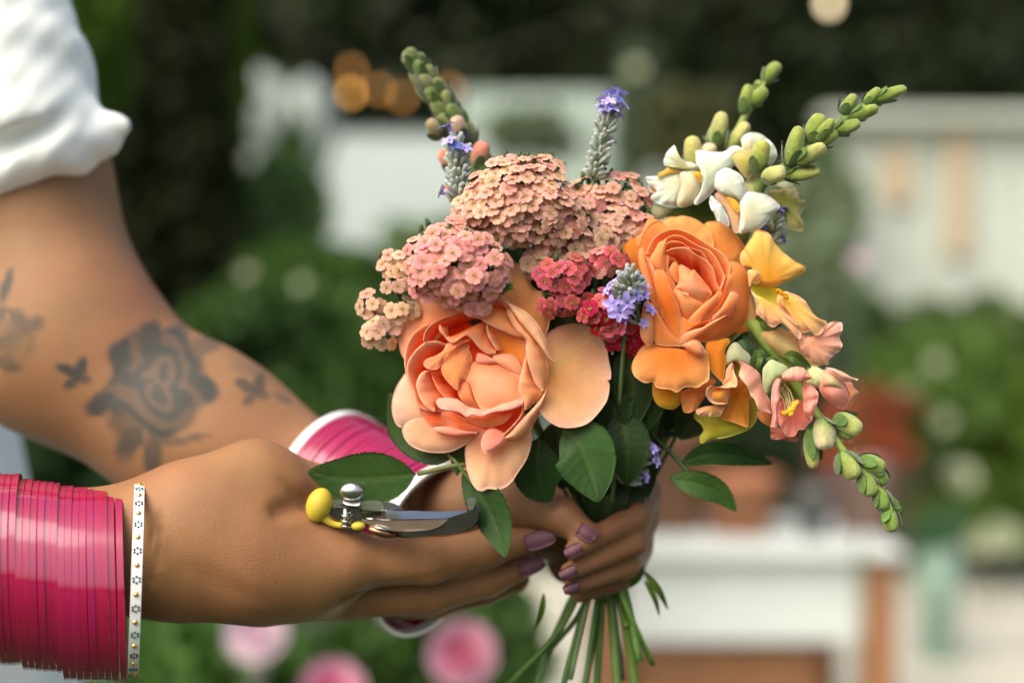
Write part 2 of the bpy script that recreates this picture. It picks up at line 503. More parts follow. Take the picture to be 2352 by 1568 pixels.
# cream garden house at the right edge: single boards, roof edge, door
Yh = 8.2
t = thing('garden_house', 'cream board garden house at the right edge', 'garden house', (PM(2160, 700, Yh)[0], Yh, 0))
x = 1885; k = 0
while x < 2700:
    w = 46
    a = PM(x, 288, Yh); b = PM(x + w - 3, 735, Yh)
    hgt = a[2] - b[2]
    o = box('board', ((a[0] + b[0]) / 2, Yh + (.008 if k % 2 else 0), (a[2] + b[2]) / 2), (b[0] - a[0], .03, hgt), M['cream_board'], t, .003)
    x += w; k += 1
a = PM(1875, 288, Yh); b = PM(2700, 272, Yh)
box('eaves', ((a[0] + b[0]) / 2, Yh - .08, a[2] + .03), (b[0] - a[0], .2, .07), M['cream_board'], t, .01)
M['tan'] = mat('tan_paint', (.45, .36, .24), rough=.8, var=.1)
for px, w, y0, y1 in ((2062, 60, 340, 470), (2200, 50, 300, 590)):
    a = PM(px - w / 2, y0, Yh - .05); b = PM(px + w / 2, y1, Yh - .05)
    sh = box('shutter', ((a[0] + b[0]) / 2, Yh - .05, (a[2] + b[2]) / 2), (b[0] - a[0], .03, a[2] - b[2]), M['tan'], t, .004)
rs = np.random.RandomState(77)
for k_, (px, py, rx_, ry_, lb) in enumerate(((1930, 720, 90, 70, 'loose green shrub at the left foot of the garden house'), (2110, 760, 110, 60, 'low shrub along the foot of the garden house'), (2290, 750, 110, 70, 'shrub at the right foot of the garden house'), (1895, 430, 50, 130, 'grey green climber on the left corner of the garden house'))):
    bush(lb, px, py, 7.9, rx_, ry_, (.05, .10, .03), (.16, .24, .09), 1800, .05, 200 + k_)
bush('grey green branches hanging over the glasshouse', 1230, 300, 7.6, 120, 70, (.10, .15, .09), (.24, .30, .19), 1500, .05, 210)
bush('pale green shoots in front of the tent wall', 1010, 560, 6.0, 150, 70, (.08, .15, .05), (.20, .30, .12), 1800, .04, 211)
c0 = PM(2120, 735, Yh)
box('plinth', (PM(2290, 0, Yh)[0], Yh + .05, c0[2] / 2), (PM(2700, 0, Yh)[0] - PM(1885, 0, Yh)[0], .1, c0[2]), M['dark_wood'], t)

# festoon bulbs that glow among the trees
def emis(name, col, s):
    m, nt, b = newmat(name)
    b.inputs['Base Color'].default_value = (*col, 1); b.inputs['Emission Color'].default_value = (*col, 1); b.inputs['Emission Strength'].default_value = s
    return m
M['bulb'] = emis('bulb_glow', (1.0, .47, .09), 2.6)
M['bulb_dim'] = emis('bulb_dim_glow', (.9, .42, .10), .9)
M['bulb_green'] = emis('bulb_olive_glow', (.62, .55, .05), 2.4)
M['bulb_cream'] = emis('bulb_cream_glow', (1.0, .82, .50), 2.6)
def bulb(px, py, Y, m, label, r=.022):
    c = PM(px, py, Y)
    t = thing('string_light', label, 'light', c, 'glowing bulbs strung among the dark trees')
    prof = [(.001, -1.5), (.6, -1.3), (.95, -.8), (1.0, -.2), (.7, .5), (.4, .9), (.38, 1.2)]
    lathe('bulb', c, [(a * r, b * r) for a, b in prof], m, t, 14)
    lathe('socket', c, [(.42 * r, 1.1 * r), (.5 * r, 1.2 * r), (.5 * r, 2.3 * r), (.01 * r, 2.4 * r)], M['dark_metal'], t, 10)
    return c
bl = [(808, 160, 'bulb_dim', 'upper amber bulb above the white tent'), (806, 212, 'bulb', 'brightest amber bulb just above the tent edge'),
      (872, 205, 'bulb_dim', 'amber bulb right of the brightest one'), (925, 222, 'bulb_dim', 'faint amber bulb close left of the green bud spike'),
      (1035, 205, 'bulb_dim', 'lone amber bulb right of the green bud spike'), (565, 58, 'bulb_green', 'olive yellow bulb beside the columnar evergreen'),
      (545, 8, 'bulb_dim', 'dim brown bulb at the top edge left of centre'), (1905, 5, 'bulb_cream', 'large cream bulb at the top edge on the right')]
for px, py, m, lb in bl:
    bulb(px, py, 6.6, M[m], lb, .026 if m == 'bulb_cream' else .018)
w0 = [PM(px, py - 22, 6.62) for px, py in ((400, -60), (545, 8), (565, 30), (806, 165), (872, 180), (925, 197), (1035, 180), (1400, 60), (1905, -30), (2500, -100))]
wire = tube('light_cable', w0, .004, M['dark_metal'], None, 6, samples=60)
tag(wire, 'thin dark cable that the glowing bulbs hang from', 'cable')

# pale blooms that catch light in the bushes
M['bloom'] = mat('bloom', attr=True, rough=.7, var=.05, trans=.3, objvar=.1)
def bloom_mesh(name, cin, cout, seed, layers=4):
    rs = np.random.RandomState(seed)
    parts = []
    for L in range(layers):
        npet = 5 + L
        r = .25 + .75 * L / (layers - 1)
        for k in range(npet):
            a = 2 * np.pi * k / npet + L * .5 + rs.uniform(-.1, .1)
            u = np.linspace(-1, 1, 6); v = np.linspace(0, 1, 6)
            V = []
            for vv in v:
                w = np.sin(np.pi * min(vv * .62 + .08, 1)) * .62 * r
                rad = vv * r; z = .55 * (1 - r) * vv + .35 * r * vv ** 2 - .2 * r
                x = rad - .12 * r * u ** 2; y = u * w
                zz = z + .22 * u ** 2 * r
                V.append(np.stack([x * np.cos(a) - y * np.sin(a), x * np.sin(a) + y * np.cos(a), zz], 1))
            V = np.concatenate(V)
            parts.append((V, gridfaces(6, 6), lerp(cin, cout, np.repeat(v, 6) * r)))
    v, f, c = joinm(parts)
    return mesh_only(name, v, f, M['bloom'], c)
bm_pink = bloom_mesh('pink_bloom', (.74, .16, .32), (.74, .50, .62), 1)
bm_pale = bloom_mesh('pale_bloom', (.80, .55, .68), (.78, .70, .76), 2)
bm_white = bloom_mesh('white_bloom', (.50, .55, .36), (.60, .66, .50), 3, 3)
def bloom(me, px, py, Y, rpx, label, group=None, hgt=None, name='garden_rose', cat='flower'):
    k = Y / FOC * .0002
    c = PM(px, py, Y); r = rpx * k
    t = thing(name, label, cat, (c[0], c[1] + .03, 0), group)
    d = Vector((rnd.uniform(-.3, .3), -1, rnd.uniform(.2, .7)))
    Mx = Matrix.Translation(Vector(c)) @ d.to_track_quat('Z', 'Y').to_matrix().to_4x4() @ Matrix.Scale(r, 4)
    inst(me, t, Mx, 'bloom')
    tube('stem', [(c[0], c[1] + .03, 0), (c[0] + .01, c[1] + .05, c[2] * .5), (c[0], c[1] + r * .3, c[2])], .004, M['stem'], t, 6, col=(.05, .11, .03), samples=8)
bloom(bm_pink, 1062, 1505, 1.55, 80, 'big pink rose below the bouquet stems')
bloom(bm_pink, 762, 1590, 1.7, 75, 'pink rose half cut off at the bottom edge')
bloom(bm_pale, 590, 1455, 1.75, 72, 'pale pink rose below the near hand')
bloom(bm_pale, 560, 1550, 1.8, 55, 'smaller pale rose under the pale pink one')
for px, py, Y, r, lb in ((565, 628, 3.2, 17, 'pale blossom disc beside the columnar evergreen'), (692, 652, 3.2, 15, 'fainter pale blossom left of the yarrow'),
                         (2150, 835, 6.4, 20, 'pale blossom behind the orange snapdragon'), (2165, 965, 6.4, 22, 'pale blossom behind the hanging buds'),
                         (2205, 1095, 6.6, 36, 'large pale blossom left of the right edge bush'), (2300, 1235, 6.6, 40, 'whitish blossom cluster above the paving'),
                         (2250, 1245, 6.6, 30, 'grey white blossom next to the mint pail'), (2075, 905, 6.5, 22, 'dull blossom above the red pot'),
                         (1460, 160, 6.5, 20, 'grey blossom high against the dark trees')):
    bloom(bm_white, px, py, Y, r, lb, 'pale blossoms in the bushes')
for px, py, r, lb in ((1975, 600, 22, 'mauve blossom in front of the garden house'), (30, 965, 20, 'small mauve blossom left of the forearm'), (95, 1010, 22, 'mauve blossom behind the forearm')):
    bloom(bm_pale, px, py, 3.4, r, lb)

# potting table: top planks, apron, legs, shelf
Yt = 3.45
def bx(name, px0, px1, py0, py1, Y, depth, m, parent, bev=.004):
    a = PM(px0, py0, Y); b = PM(px1, py1, Y)
    return box(name, ((a[0] + b[0]) / 2, Y + depth / 2, (a[2] + b[2]) / 2), (abs(b[0] - a[0]), depth, abs(a[2] - b[2])), m, parent, bev)
zt = PM(0, 1262, Yt)[2]
xa, xb = PM(1385, 0, Yt)[0], PM(2085, 0, Yt)[0]
t = thing('potting_table', 'white topped garden table with a brown wooden leg', 'table', ((xa + xb) / 2, Yt + .3, 0))
for i in range(5):
    box('top_plank', ((xa + xb) / 2, Yt + .065 + i * .13, zt - .012), (xb - xa, .124, .024), M['paint_white'], t, .004)
bx('apron', 1400, 1985, 1285, 1475, Yt + .06, .03, M['paint_white'], t)
bx('rear_apron', 1400, 2060, 1285, 1400, Yt + .56, .03, M['paint_white'], t)
zl = zt - .026
for px, yy, w in ((2035, Yt + .05, .075), (1405, Yt + .05, .07), (2010, Yt + .55, .07), (1410, Yt + .55, .07)):
    xx = PM(px, 0, Yt)[0]
    box('leg', (xx, yy + .035, zl / 2), (w, w, zl), M['wood'], t, .005)
box('shelf', ((xa + xb) / 2 - .03, Yt + .34, .30), (xb - xa - .16, .46, .03), M['dark_wood'], t, .004)
# crate on the shelf
t = thing('wooden_crate', 'brown wooden crate on the shelf under the white table', 'crate', ((xa + xb) / 2 - .1, Yt + .3, .316))
cxx = (xa + xb) / 2 - .1
for i in range(2):
    box('slat', (cxx, Yt + .145, .316 + .045 + i * .075), (.55, .012, .065), M['wood'], t, .002)
    box('slat', (cxx, Yt + .455, .316 + .045 + i * .075), (.55, .012, .065), M['wood'], t, .002)
    for s in (-1, 1):
        box('slat', (cxx + s * .282, Yt + .30, .316 + .045 + i * .075), (.012, .30, .065), M['wood'], t, .002)
# pots on the table
def pot(px, py0, py1, Y, w, m, label, plant=None, seed=0):
    k = Y / FOC * .0002
    c = PM(px, py1, Y)
    r = w * k / 2; h = (py1 - py0) * k
    z0 = zt + .001
    t = thing('flower_pot', label, 'flower pot', (c[0], Y, z0))
    lathe('pot_body', (c[0], Y, z0), [(.001, 0), (r * .72, 0), (r * .93, h * .78), (r * 1.0, h * .78), (r, h), (r * .9, h), (r * .86, h * .8)], m, t, 28)
    lathe('soil', (c[0], Y, z0), [(r * .9, h * .86), (.001, h * .88)], M['soil'], t, 24)
    if plant:
        rs = np.random.RandomState(seed)
        V, Fc, C = leaf_cloud(clump_points((c[0], Y, z0 + h * 1.25), (r * 1.5, r * 1.3, h * .6), 1400, rs), .018, plant[0], plant[1], rs)
        mk('plant', V, Fc, M['bgleaf'], t, C, False)
pot(1700, 1085, 1222, Yt + .30, 185, M['terracotta'], 'orange terracotta pot on the white table', None)
pot(1530, 960, 1222, Yt + .36, 225, M['brown_pot'], 'tall brown clay pot behind the gripping fingers', None)
pot(1868, 1110, 1222, Yt + .22, 78, M['grey_pot'], 'dark grey pot in the middle of the table', None)
pot(1975, 1050, 1222, Yt + .34, 140, mat('rose_pot', (.34, .20, .18), rough=.8, var=.1), 'dusty pink pot behind the hanging buds', ((.25, .05, .02), (.40, .10, .04)), 5)
# red orange pot plant on a stand behind
c = PM(2020, 945, 4.3)
t = thing('red_flower_mound', 'mound of rusty red flowers behind the snapdragon buds', 'plant', (c[0], 4.3, 0))
rs = np.random.RandomState(9)
V, Fc, C = leaf_cloud(clump_points(c, (.11, .11, .085), 2600, rs), .02, (.17, .05, .02), (.28, .09, .04), rs)
mk('flowers', V, Fc, M['bgleaf'], t, C, False)
tube('stem', [(c[0], 4.3, 0), (c[0], 4.3, c[2])], .012, M['stem'], t, 6, col=(.05, .08, .03))
# mint pail with greenery
Yp = 5.6
c = PM(2155, 1500, Yp)
t = thing('mint_pail', 'mint green tall pail beside the table leg', 'pail', (c[0], Yp, 0))
zc = PM(0, 1255, Yp)[2]
lathe('pail_body', (c[0], Yp, 0), [(.001, 0), (.068, 0), (.086, zc), (.093, zc + .01), (.084, zc + .006), (.06, .05)], M['mint'], t, 28)
lathe('band', (c[0], Yp, 0), [(.0805, zc * .72), (.086, zc * .73), (.086, zc * .77), (.082, zc * .78)], M['mint'], t, 28)
a = np.linspace(0, np.pi, 14)
tube('handle', np.stack([c[0] + 0.09 * np.cos(a), np.full(14, Yp), zc + .10 * np.sin(a)], 1), .003, M['metal'], t, 6)
rs = np.random.RandomState(19)
t2 = thing('potted_greens', 'sea green leaves filling the mint pail', 'plant', (c[0], Yp, zc - .05))
V, Fc, C = leaf_cloud(clump_points((c[0], Yp, zc + .06), (.12, .09, .10), 1800, rs), .03, (.05, .13, .06), (.12, .26, .13), rs)
mk('leaves', V, Fc, M['bgleaf'], t2, C, False)
# ------------------------------------------------------------------ the person: arms and hands as one continuous surface
def surface_nets(f, lo, h):
    nx, ny, nz = f.shape
    s = f < 0
    c = np.zeros((nx - 1, ny - 1, nz - 1), np.int8)
    cor = [(i, j, k) for i in (0, 1) for j in (0, 1) for k in (0, 1)]
    for i, j, k in cor:
        c += s[i:nx - 1 + i, j:ny - 1 + j, k:nz - 1 + k]
    act = (c > 0) & (c < 8)
    idx = -np.ones(act.shape, np.int64)
    ids = np.argwhere(act)
    idx[act] = np.arange(len(ids))
    acc = np.zeros((len(ids), 3)); cnt = np.zeros(len(ids))
    val = {q: f[ids[:, 0] + q[0], ids[:, 1] + q[1], ids[:, 2] + q[2]] for q in cor}
    for a in cor:
        for ax in range(3):
            if a[ax] == 0:
                b = list(a); b[ax] = 1; b = tuple(b)
                fa, fb = val[a], val[b]
                m = (fa < 0) != (fb < 0)
                t = np.where(m, fa / np.where(m, fa - fb, 1), 0)
                p = np.tile(np.array(a, float), (len(ids), 1)); p[:, ax] += t
                acc[m] += p[m]; cnt[m] += 1
    V = (ids + acc / cnt[:, None]) * h + lo
    quads = []
    for ax in range(3):
        o1, o2 = [(1, 2), (2, 0), (0, 1)][ax]
        sl0 = [slice(None)] * 3; sl1 = [slice(None)] * 3
        sl0[ax] = slice(0, -1); sl1[ax] = slice(1, None)
        A = s[tuple(sl0)]; B = s[tuple(sl1)]
        e = np.argwhere(A != B)
        ok = (e[:, o1] > 0) & (e[:, o2] > 0) & (e[:, o1] < f.shape[o1] - 1) & (e[:, o2] < f.shape[o2] - 1)
        e = e[ok]
        flip = A[e[:, 0], e[:, 1], e[:, 2]]
        q = []
        for d1, d2 in ((-1, -1), (0, -1), (0, 0), (-1, 0)):
            w = e.copy(); w[:, o1] += d1; w[:, o2] += d2
            q.append(idx[w[:, 0], w[:, 1], w[:, 2]])
        q = np.stack(q, 1)
        q[~flip] = q[~flip][:, ::-1]
        quads.append(q)
    return V, np.concatenate(quads)

def sdf_mesh(prims, h, pad=.006, post=None):
    """prims: (a, b, ra, rb, k, dscale) tapered capsules blended with radius k; dscale flattens in depth; k<0 carves"""
    lo = np.min([np.minimum(p[0], p[1]) - max(p[2], p[3]) for p in prims if p[4] > 0], 0) - pad
    hi = np.max([np.maximum(p[0], p[1]) + max(p[2], p[3]) for p in prims if p[4] > 0], 0) + pad
    n = np.ceil((hi - lo) / h).astype(int) + 1
    f = np.full(n, 1.0, np.float32)
    ax = [lo[i] + np.arange(n[i]) * h for i in range(3)]
    for a, b, ra, rb, k, ds in prims:
        R = max(ra, rb) + abs(k) * 1.5 + 2 * h
        R = np.array([R, R / min(ds, 1), R])
        i0 = np.maximum(np.floor((np.minimum(a, b) - R - lo) / h).astype(int), 0)
        i1 = np.minimum(np.ceil((np.maximum(a, b) + R - lo) / h).astype(int) + 1, n)
        X, Y, Z = np.meshgrid(*[ax[i][i0[i]:i1[i]] for i in range(3)], indexing='ij', sparse=True)
        d = b - a; dd = d * np.array([1, ds, 1]); L = dd.dot(dd) + 1e-12
        px, py, pz = X - a[0], (Y - a[1]) * ds, Z - a[2]
        t = np.clip((px * dd[0] + py * dd[1] + pz * dd[2]) / L, 0, 1)
        g = np.sqrt((px - t * dd[0]) ** 2 + (py - t * dd[1]) ** 2 + (pz - t * dd[2]) ** 2) - (ra + (rb - ra) * t)
        if ds > 1: g = g / (1 + (ds - 1) * .5)
        sl = tuple(slice(i0[i], i1[i]) for i in range(3))
        F0 = f[sl]
        if k > 0:
            hh = np.clip(k - np.abs(F0 - g), 0, None) / k
            f[sl] = np.minimum(F0, g) - hh * hh * k * .25
        else:
            kk = -k
            hh = np.clip(kk - np.abs(F0 + g), 0, None) / kk
            f[sl] = np.maximum(F0, -g) + hh * hh * kk * .25
    if post is not None: f = post(f, ax)
    V, Q = surface_nets(f, lo, h)
    # relax a little
    for _ in range(2):
        acc = np.zeros_like(V); c = np.zeros(len(V))
        for i in range(4):
            np.add.at(acc, Q[:, i], V[Q[:, (i + 1) % 4]] + V[Q[:, (i + 3) % 4]]); np.add.at(c, Q[:, i], 2)
        V = V * .5 + .5 * acc / c[:, None]
    return V, Q

def C3(a, b, ra, rb, k=14, ds=1.0):
    """pixel/depth capsule: a, b = (px, py, d mm); radii in pixels at their own depth; k in mm"""
    A, B = P(*a), P(*b)
    sa = (FOC + a[2] * .001) / FOC * .0002; sb = (FOC + b[2] * .001) / FOC * .0002
    return (A, B, ra * sa, rb * sb, k * .001, ds)

front = [
    C3((-560, 1235, -40), (-60, 1245, 0), 205, 145, 14),
    C3((-60, 1245, 0), (340, 1262, 18), 145, 125, 14),
    C3((330, 1262, 18), (520, 1262, 20), 122, 135, 20, 1.25),
    C3((470, 1245, 20), (700, 1300, 26), 150, 112, 22, 1.5),      # body of the hand
    C3((470, 1190, 24), (590, 1115, 34), 112, 92, 22, 1.1),        # ball of the thumb
    C3((590, 1112, 34), (720, 1128, 46), 84, 58, 14),              # thumb
    C3((720, 1128, 46), (830, 1150, 52), 54, 46, 8),
    C3((830, 1150, 52), (905, 1172, 54), 45, 34, 6),
    C3((600, 1290, 22), (790, 1290, 26), 98, 62, 18),              # knuckle of the index finger
    C3((790, 1290, 26), (985, 1288, 38), 60, 52, 7),               # index finger
    C3((985, 1288, 38), (1120, 1258, 44), 50, 42, 4),
    C3((1120, 1258, 44), (1222, 1236, 46), 42, 31, 4),
    C3((620, 1345, 36), (800, 1368, 46), 80, 52, 12),
    C3((800, 1368, 46), (990, 1362, 58), 52, 47, 3),               # middle finger
    C3((990, 1362, 58), (1120, 1332, 62), 45, 38, 3),
    C3((1120, 1332, 62), (1212, 1296, 60), 38, 28, 3),
    C3((700, 1362, 58), (1000, 1372, 80), 62, 48, 4),              # ring finger, behind
    C3((1000, 1372, 80), (1110, 1350, 84), 45, 38, 3),
    C3((1110, 1350, 84), (1190, 1330, 80), 38, 28, 3),
    C3((680, 1340, 70), (930, 1350, 98), 52, 40, 4),               # little finger, behind
    C3((930, 1350, 98), (1070, 1350, 104), 38, 27, 3),
    # folds: web crease of the thumb, line between index and middle finger
    C3((640, 1176, 8), (715, 1148, 22), 8, 13, -8),
    C3((720, 1378, 18), (930, 1350, 24), 5, 7, -4),
    C3((930, 1350, 24), (1190, 1272, 34), 6, 6, -4),
    C3((430, 1310, -14), (600, 1395, -4), 3, 3, -9),
    C3((972, 1246, 24), (980, 1320, 25), 2, 2, -1.6), C3((990, 1248, 25), (996, 1318, 26), 1, 1, -1.4), C3((1112, 1222, 32), (1122, 1280, 33), 1, 1, -1.4),
    C3((350, 1180, -8), (352, 1340, -8), 2, 2, -3), C3((372, 1160, -6), (366, 1300, -10), 2, 2, -3),
    C3((655, 1100, 14), (700, 1160, 24), 3, 3, -5), C3((760, 1215, 10), (800, 1240, 14), 3, 2, -4), C3((700, 1195, 2), (748, 1232, 6), 3, 2, -4),
]
Vf, Qf = sdf_mesh(front, .0014)

back = [
    C3((-60, -60, 170), (24, 390, 150), 170, 192, 30),             # upper arm
    C3((24, 390, 150), (150, 755, 135), 192, 206, 30),
    C3((135, 800, 132), (468, 1000, 128), 205, 174, 26),            # forearm
    C3((468, 1000, 128), (830, 1150, 112), 173, 114, 30),
    C3((830, 1140, 112), (990, 1190, 98), 118, 112, 20),           # wrist
    C3((985, 1185, 96), (1120, 1195, 88), 112, 108, 20, 1.2),      # heel of the hand
    C3((1100, 1180, 88), (1330, 1190, 104), 108, 96, 18, 1.4),     # palm behind the stems
    C3((1040, 1165, 72), (1180, 1160, 52), 66, 52, 14),            # thumb lying across the stems
    C3((1180, 1160, 52), (1290, 1185, 40), 48, 42, 6),
    C3((1290, 1185, 40), (1352, 1228, 34), 40, 30, 5),
    C3((1320, 1150, 110), (1476, 1132, 84), 48, 41, 10),           # four fingers curling round from behind
    C3((1476, 1132, 84), (1462, 1186, 48), 39, 35, 4), C3((1462, 1186, 48), (1318, 1262, 30), 34, 23, 2),
    C3((1320, 1205, 112), (1474, 1194, 82), 44, 38, 8),
    C3((1474, 1194, 82), (1456, 1244, 48), 37, 34, 3), C3((1456, 1244, 48), (1306, 1312, 33), 33, 22, 2),
    C3((1310, 1262, 112), (1462, 1256, 84), 44, 37, 8),
    C3((1462, 1256, 84), (1440, 1296, 52), 36, 32, 3), C3((1440, 1296, 52), (1312, 1348, 40), 31, 21, 2),
    C3((1300, 1300, 110), (1446, 1308, 88), 40, 33, 8),
    C3((1446, 1308, 88), (1420, 1334, 62), 32, 28, 3), C3((1420, 1334, 62), (1330, 1366, 52), 27, 19, 2),
    # elbow fold and wrist folds
    C3((205, 728, 62), (345, 640, 78), 5, 8, -14),
    C3((250, 700, 70), (330, 655, 78), 9, 9, -20),
]
Vb, Qb = sdf_mesh(back, .0021)

def seg_d(px, py, a, b):
    ax, ay = a; bx_, by = b
    t = np.clip(((px - ax) * (bx_ - ax) + (py - ay) * (by - ay)) / ((bx_ - ax) ** 2 + (by - ay) ** 2), 0, 1)
    return np.hypot(px - ax - t * (bx_ - ax), py - ay - t * (by - ay))

def to_px(V):
    s = V[:, 1] / FOC * .0002
    return V[:, 0] / s + 1176, 784 - (V[:, 2] - CZ) / s

# ink: a rose tattoo with leaves, two butterflies, older marks by the elbow (a flat print on the skin)
def ink(px, py):
    n1 = np.sin(px * .051 + 2 * np.sin(py * .037)) * np.sin(py * .047 + 1.7 * np.sin(px * .031)); n2 = np.sin(px * .113 + py * .07) * np.sin(py * .12 - px * .05)
    o = np.zeros_like(px)
    def blob(cx, cy, rx, ry, s, rot=0, soft=.25):
        c, sn = math.cos(rot), math.sin(rot)
        x = ((px - cx) * c + (py - cy) * sn) / rx; y = (-(px - cx) * sn + (py - cy) * c) / ry
        r = np.hypot(x, y) + .10 * n2 + .08 * n1
        return s * np.clip((1 + soft - r) / (2 * soft), 0, 1)
    def add(v):
        nonlocal o
        o = np.maximum(o, v)
    # rose: three rings of petals with skin showing between
    cx, cy = 362, 878
    ang = np.arctan2(py - cy, px - cx); r = np.hypot((px - cx) / 1.0, (py - cy) / 1.02)
    edge = 132 + 12 * np.sin(5 * ang + .7) + 7 * np.sin(9 * ang)
    body = np.clip((edge - r) / 16, 0, 1)
    whirl = .5 + .5 * np.sin(r * .125 + 2.6 * np.sin(2.5 * ang + r * .025) + 1.2 * n1)
    add(body * (.62 + .38 * whirl ** 1.6))
    for cx2, cy2, rx, ry, s, rot in ((345, 775, 30, 42, .8, .3), (232, 925, 40, 24, .95, -.6), (300, 1010, 28, 50, .75, .5), (350, 1045, 22, 44, .7, .1),
                                     (280, 960, 34, 46, .6, 0), (425, 1010, 60, 9, .55, -.2), (455, 800, 60, 22, .55, -.4), (300, 870, 26, 22, 1, 0), (418, 915, 24, 30, 1, .4)):
        add(blob(cx2, cy2, rx, ry, s, rot))
    for bx_, by, s in ((168, 862, .85), (578, 898, .7)):      # butterflies
        add(blob(bx_ - 14, by - 12, 28, 13, s, .5)); add(blob(bx_ + 16, by - 14, 14, 30, s, .35)); add(blob(bx_ - 4, by + 18, 22, 12, s * .9, -.6)); add(blob(bx_ + 24, by + 8, 18, 11, s * .8, .2))
    add(blob(650, 915, 26, 10, .45, .5)); add(blob(560, 845, 36, 16, .28, .3))
    add(blob(15, 655, 12, 42, .8, .3)); add(blob(22, 735, 62, 30, .65, .3) * (.55 + .45 * np.sign(n1)))
    d = seg_d(px, py, (-20, 800), (85, 740)); add(np.clip((24 - d) / 14, 0, 1) * .6)
    add(blob(18, 780, 64, 66, .5) * (.5 + .5 * whirl)); add(blob(15, 835, 34, 16, .6, .4))
    return np.clip(o, 0, 1)

pxb, pyb = to_px(Vb)
ctr = 130
inkv = np.where(Vb[:, 1] < FOC + .150, ink(pxb, pyb), 0)
skin = np.array([.295, .163, .076])
rosy = np.array([.315, .148, .079])
def skin_col(V, px, py, hand_tone):
    n = .5 + .5 * np.sin(V[:, 0] * 61 + 1.3 * np.sin(V[:, 2] * 47)) * np.sin(V[:, 2] * 53 + V[:, 1] * 40)
    c = lerp(skin, rosy, n * .6) * hand_tone
    return c
cb = skin_col(Vb, pxb, pyb, 1.0)
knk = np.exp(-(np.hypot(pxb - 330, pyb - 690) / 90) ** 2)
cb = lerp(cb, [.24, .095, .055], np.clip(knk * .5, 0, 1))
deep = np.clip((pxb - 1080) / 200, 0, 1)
cb = lerp(cb, cb * [.72, .66, .62], deep)  # gripping hand: shade under the bouquet mixed into the skin colour
cb = lerp(cb, [.040, .052, .050], np.clip(inkv * 1.08, 0, .93))
pxf, pyf = to_px(Vf)
cf = skin_col(Vf, pxf, pyf, 1.0) * [.96, .90, .80]
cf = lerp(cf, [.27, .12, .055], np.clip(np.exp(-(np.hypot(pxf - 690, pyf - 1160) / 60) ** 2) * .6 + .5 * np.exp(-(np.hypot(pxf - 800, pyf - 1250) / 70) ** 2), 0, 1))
M['skin'] = mat('skin', attr=True, rough=.5, var=.13, vscale=38, sss=.3, spec=.3, bump=.4, bscale=1300)

person = thing('person', 'person in a white shirt with rolled sleeves, tattooed forearm, holding the bouquet and cutters', 'person', (-.30, FOC + .30, 0))
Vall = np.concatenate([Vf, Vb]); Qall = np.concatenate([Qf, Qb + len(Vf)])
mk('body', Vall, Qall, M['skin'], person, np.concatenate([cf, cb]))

# nails
def nail(c, dirx, w, l, parent, up=(0, -1, .2)):
    """small curved plate: c centre, dirx pointing to the fingertip, up the face normal"""
    d = np.array(dirx, float); d /= np.linalg.norm(d)
    u = np.array(up, float); u -= d * u.dot(d); u /= np.linalg.norm(u)
    s = np.cross(d, u)
    V = []
    for i in range(9):
        t = i / 8
        ww = w * (1 - .35 * max(0, (t - .6) / .4) ** 2) * (.8 + .2 * min(1, t * 4))
        for j in range(7):
            q = j / 6 * 2 - 1
            V.append(c + d * (t - .5) * l + s * q * ww + u * (.0016 * (1 - q * q) + .0009 * math.sin(t * 3.1)))
    k = len(V)
    V = np.array(V); V = np.concatenate([V, V - u * .0007])
    f = gridfaces(9, 7); f2 = [[i + k for i in reversed(q)] for q in f]
    rim = [[i * 7, i * 7 + k, (i + 1) * 7 + k, (i + 1) * 7] for i in range(8)] + [[(i + 1) * 7 + 6, (i + 1) * 7 + 6 + k, i * 7 + 6 + k, i * 7 + 6] for i in range(8)]
    rim += [[j + 1, j + 1 + k, j + k, j] for j in range(6)] + [[56 + j, 56 + j + k, 57 + j + k, 57 + j] for j in range(6)]
    return mk('nail', V, f + f2 + rim, M['nail'], parent)
nail(P(1240, 1238, 38.5), (1, 0, .30), .0044, .0150, person, (.0, -1, .25))
nail(P(1222, 1300, 52.5), (1, 0, .38), .0040, .0130, person, (.0, -1, .1))
nail(P(1316, 1264, 24.6), (-1, 0, -.5), .0030, .0085, person, (-.3, -1, -.2))
nail(P(1304, 1314, 28), (-1, 0, -.5), .0029, .0085, person, (-.3, -1, -.3))
nail(P(1312, 1350, 35.5), (-1, 0, -.4), .0027, .008, person, (-.3, -1, -.4))
nail(P(1347, 1224, 28), (1, 0, -.6), .0038, .009, person, (0, -1, .2))

# shirt: puffed rolled sleeve with its cuff, and the body of the shirt behind
def wr(f, ax):
    X, Y, Z = np.meshgrid(*ax, indexing='ij', sparse=True)
    return f + .0010 * np.sin(X * 75 + 110 * Z + 2 * np.sin(Y * 50 + X * 30)) + .0008 * np.sin(X * 150 + Z * 230 + 1.5 * np.sin(X * 60)) * np.sin(Z * 40 - X * 60) + .0004 * np.sin(X * 420 - Z * 260 + Y * 90)
sleeve = [
    C3((-400, -340, 190), (-120, 0, 146), 260, 238, 14),
    C3((-120, 0, 146), (-58, 185, 138), 238, 270, 20),
    C3((-230, 360, 128), (0, 290, 124), 215, 205, 9),
    C3((0, 290, 124), (212, 318, 126), 180, 56, 16),
    C3((205, 318, 126), (277, 290, 124), 48, 17, 12),
    C3((-200, 420, 120), (60, 330, 118), 190, 150, 12),
    C3((-160, 400, 70), (220, 243, 100), 22, 16, -10),                # fold between puff and cuff
    C3((70, 225, 56), (180, 190, 75), 3, 5, -10),
    C3((128, 105, 60), (160, 150, 78), 6, 5, -10),
    C3((-300, 655, 130), (420, 412, 130), 75, 75, -9, .2),         # open lower edge
]
Vs, Qs = sdf_mesh(sleeve, .0026, post=wr)
mk('sleeve', Vs, Qs, M['shirt'], person)
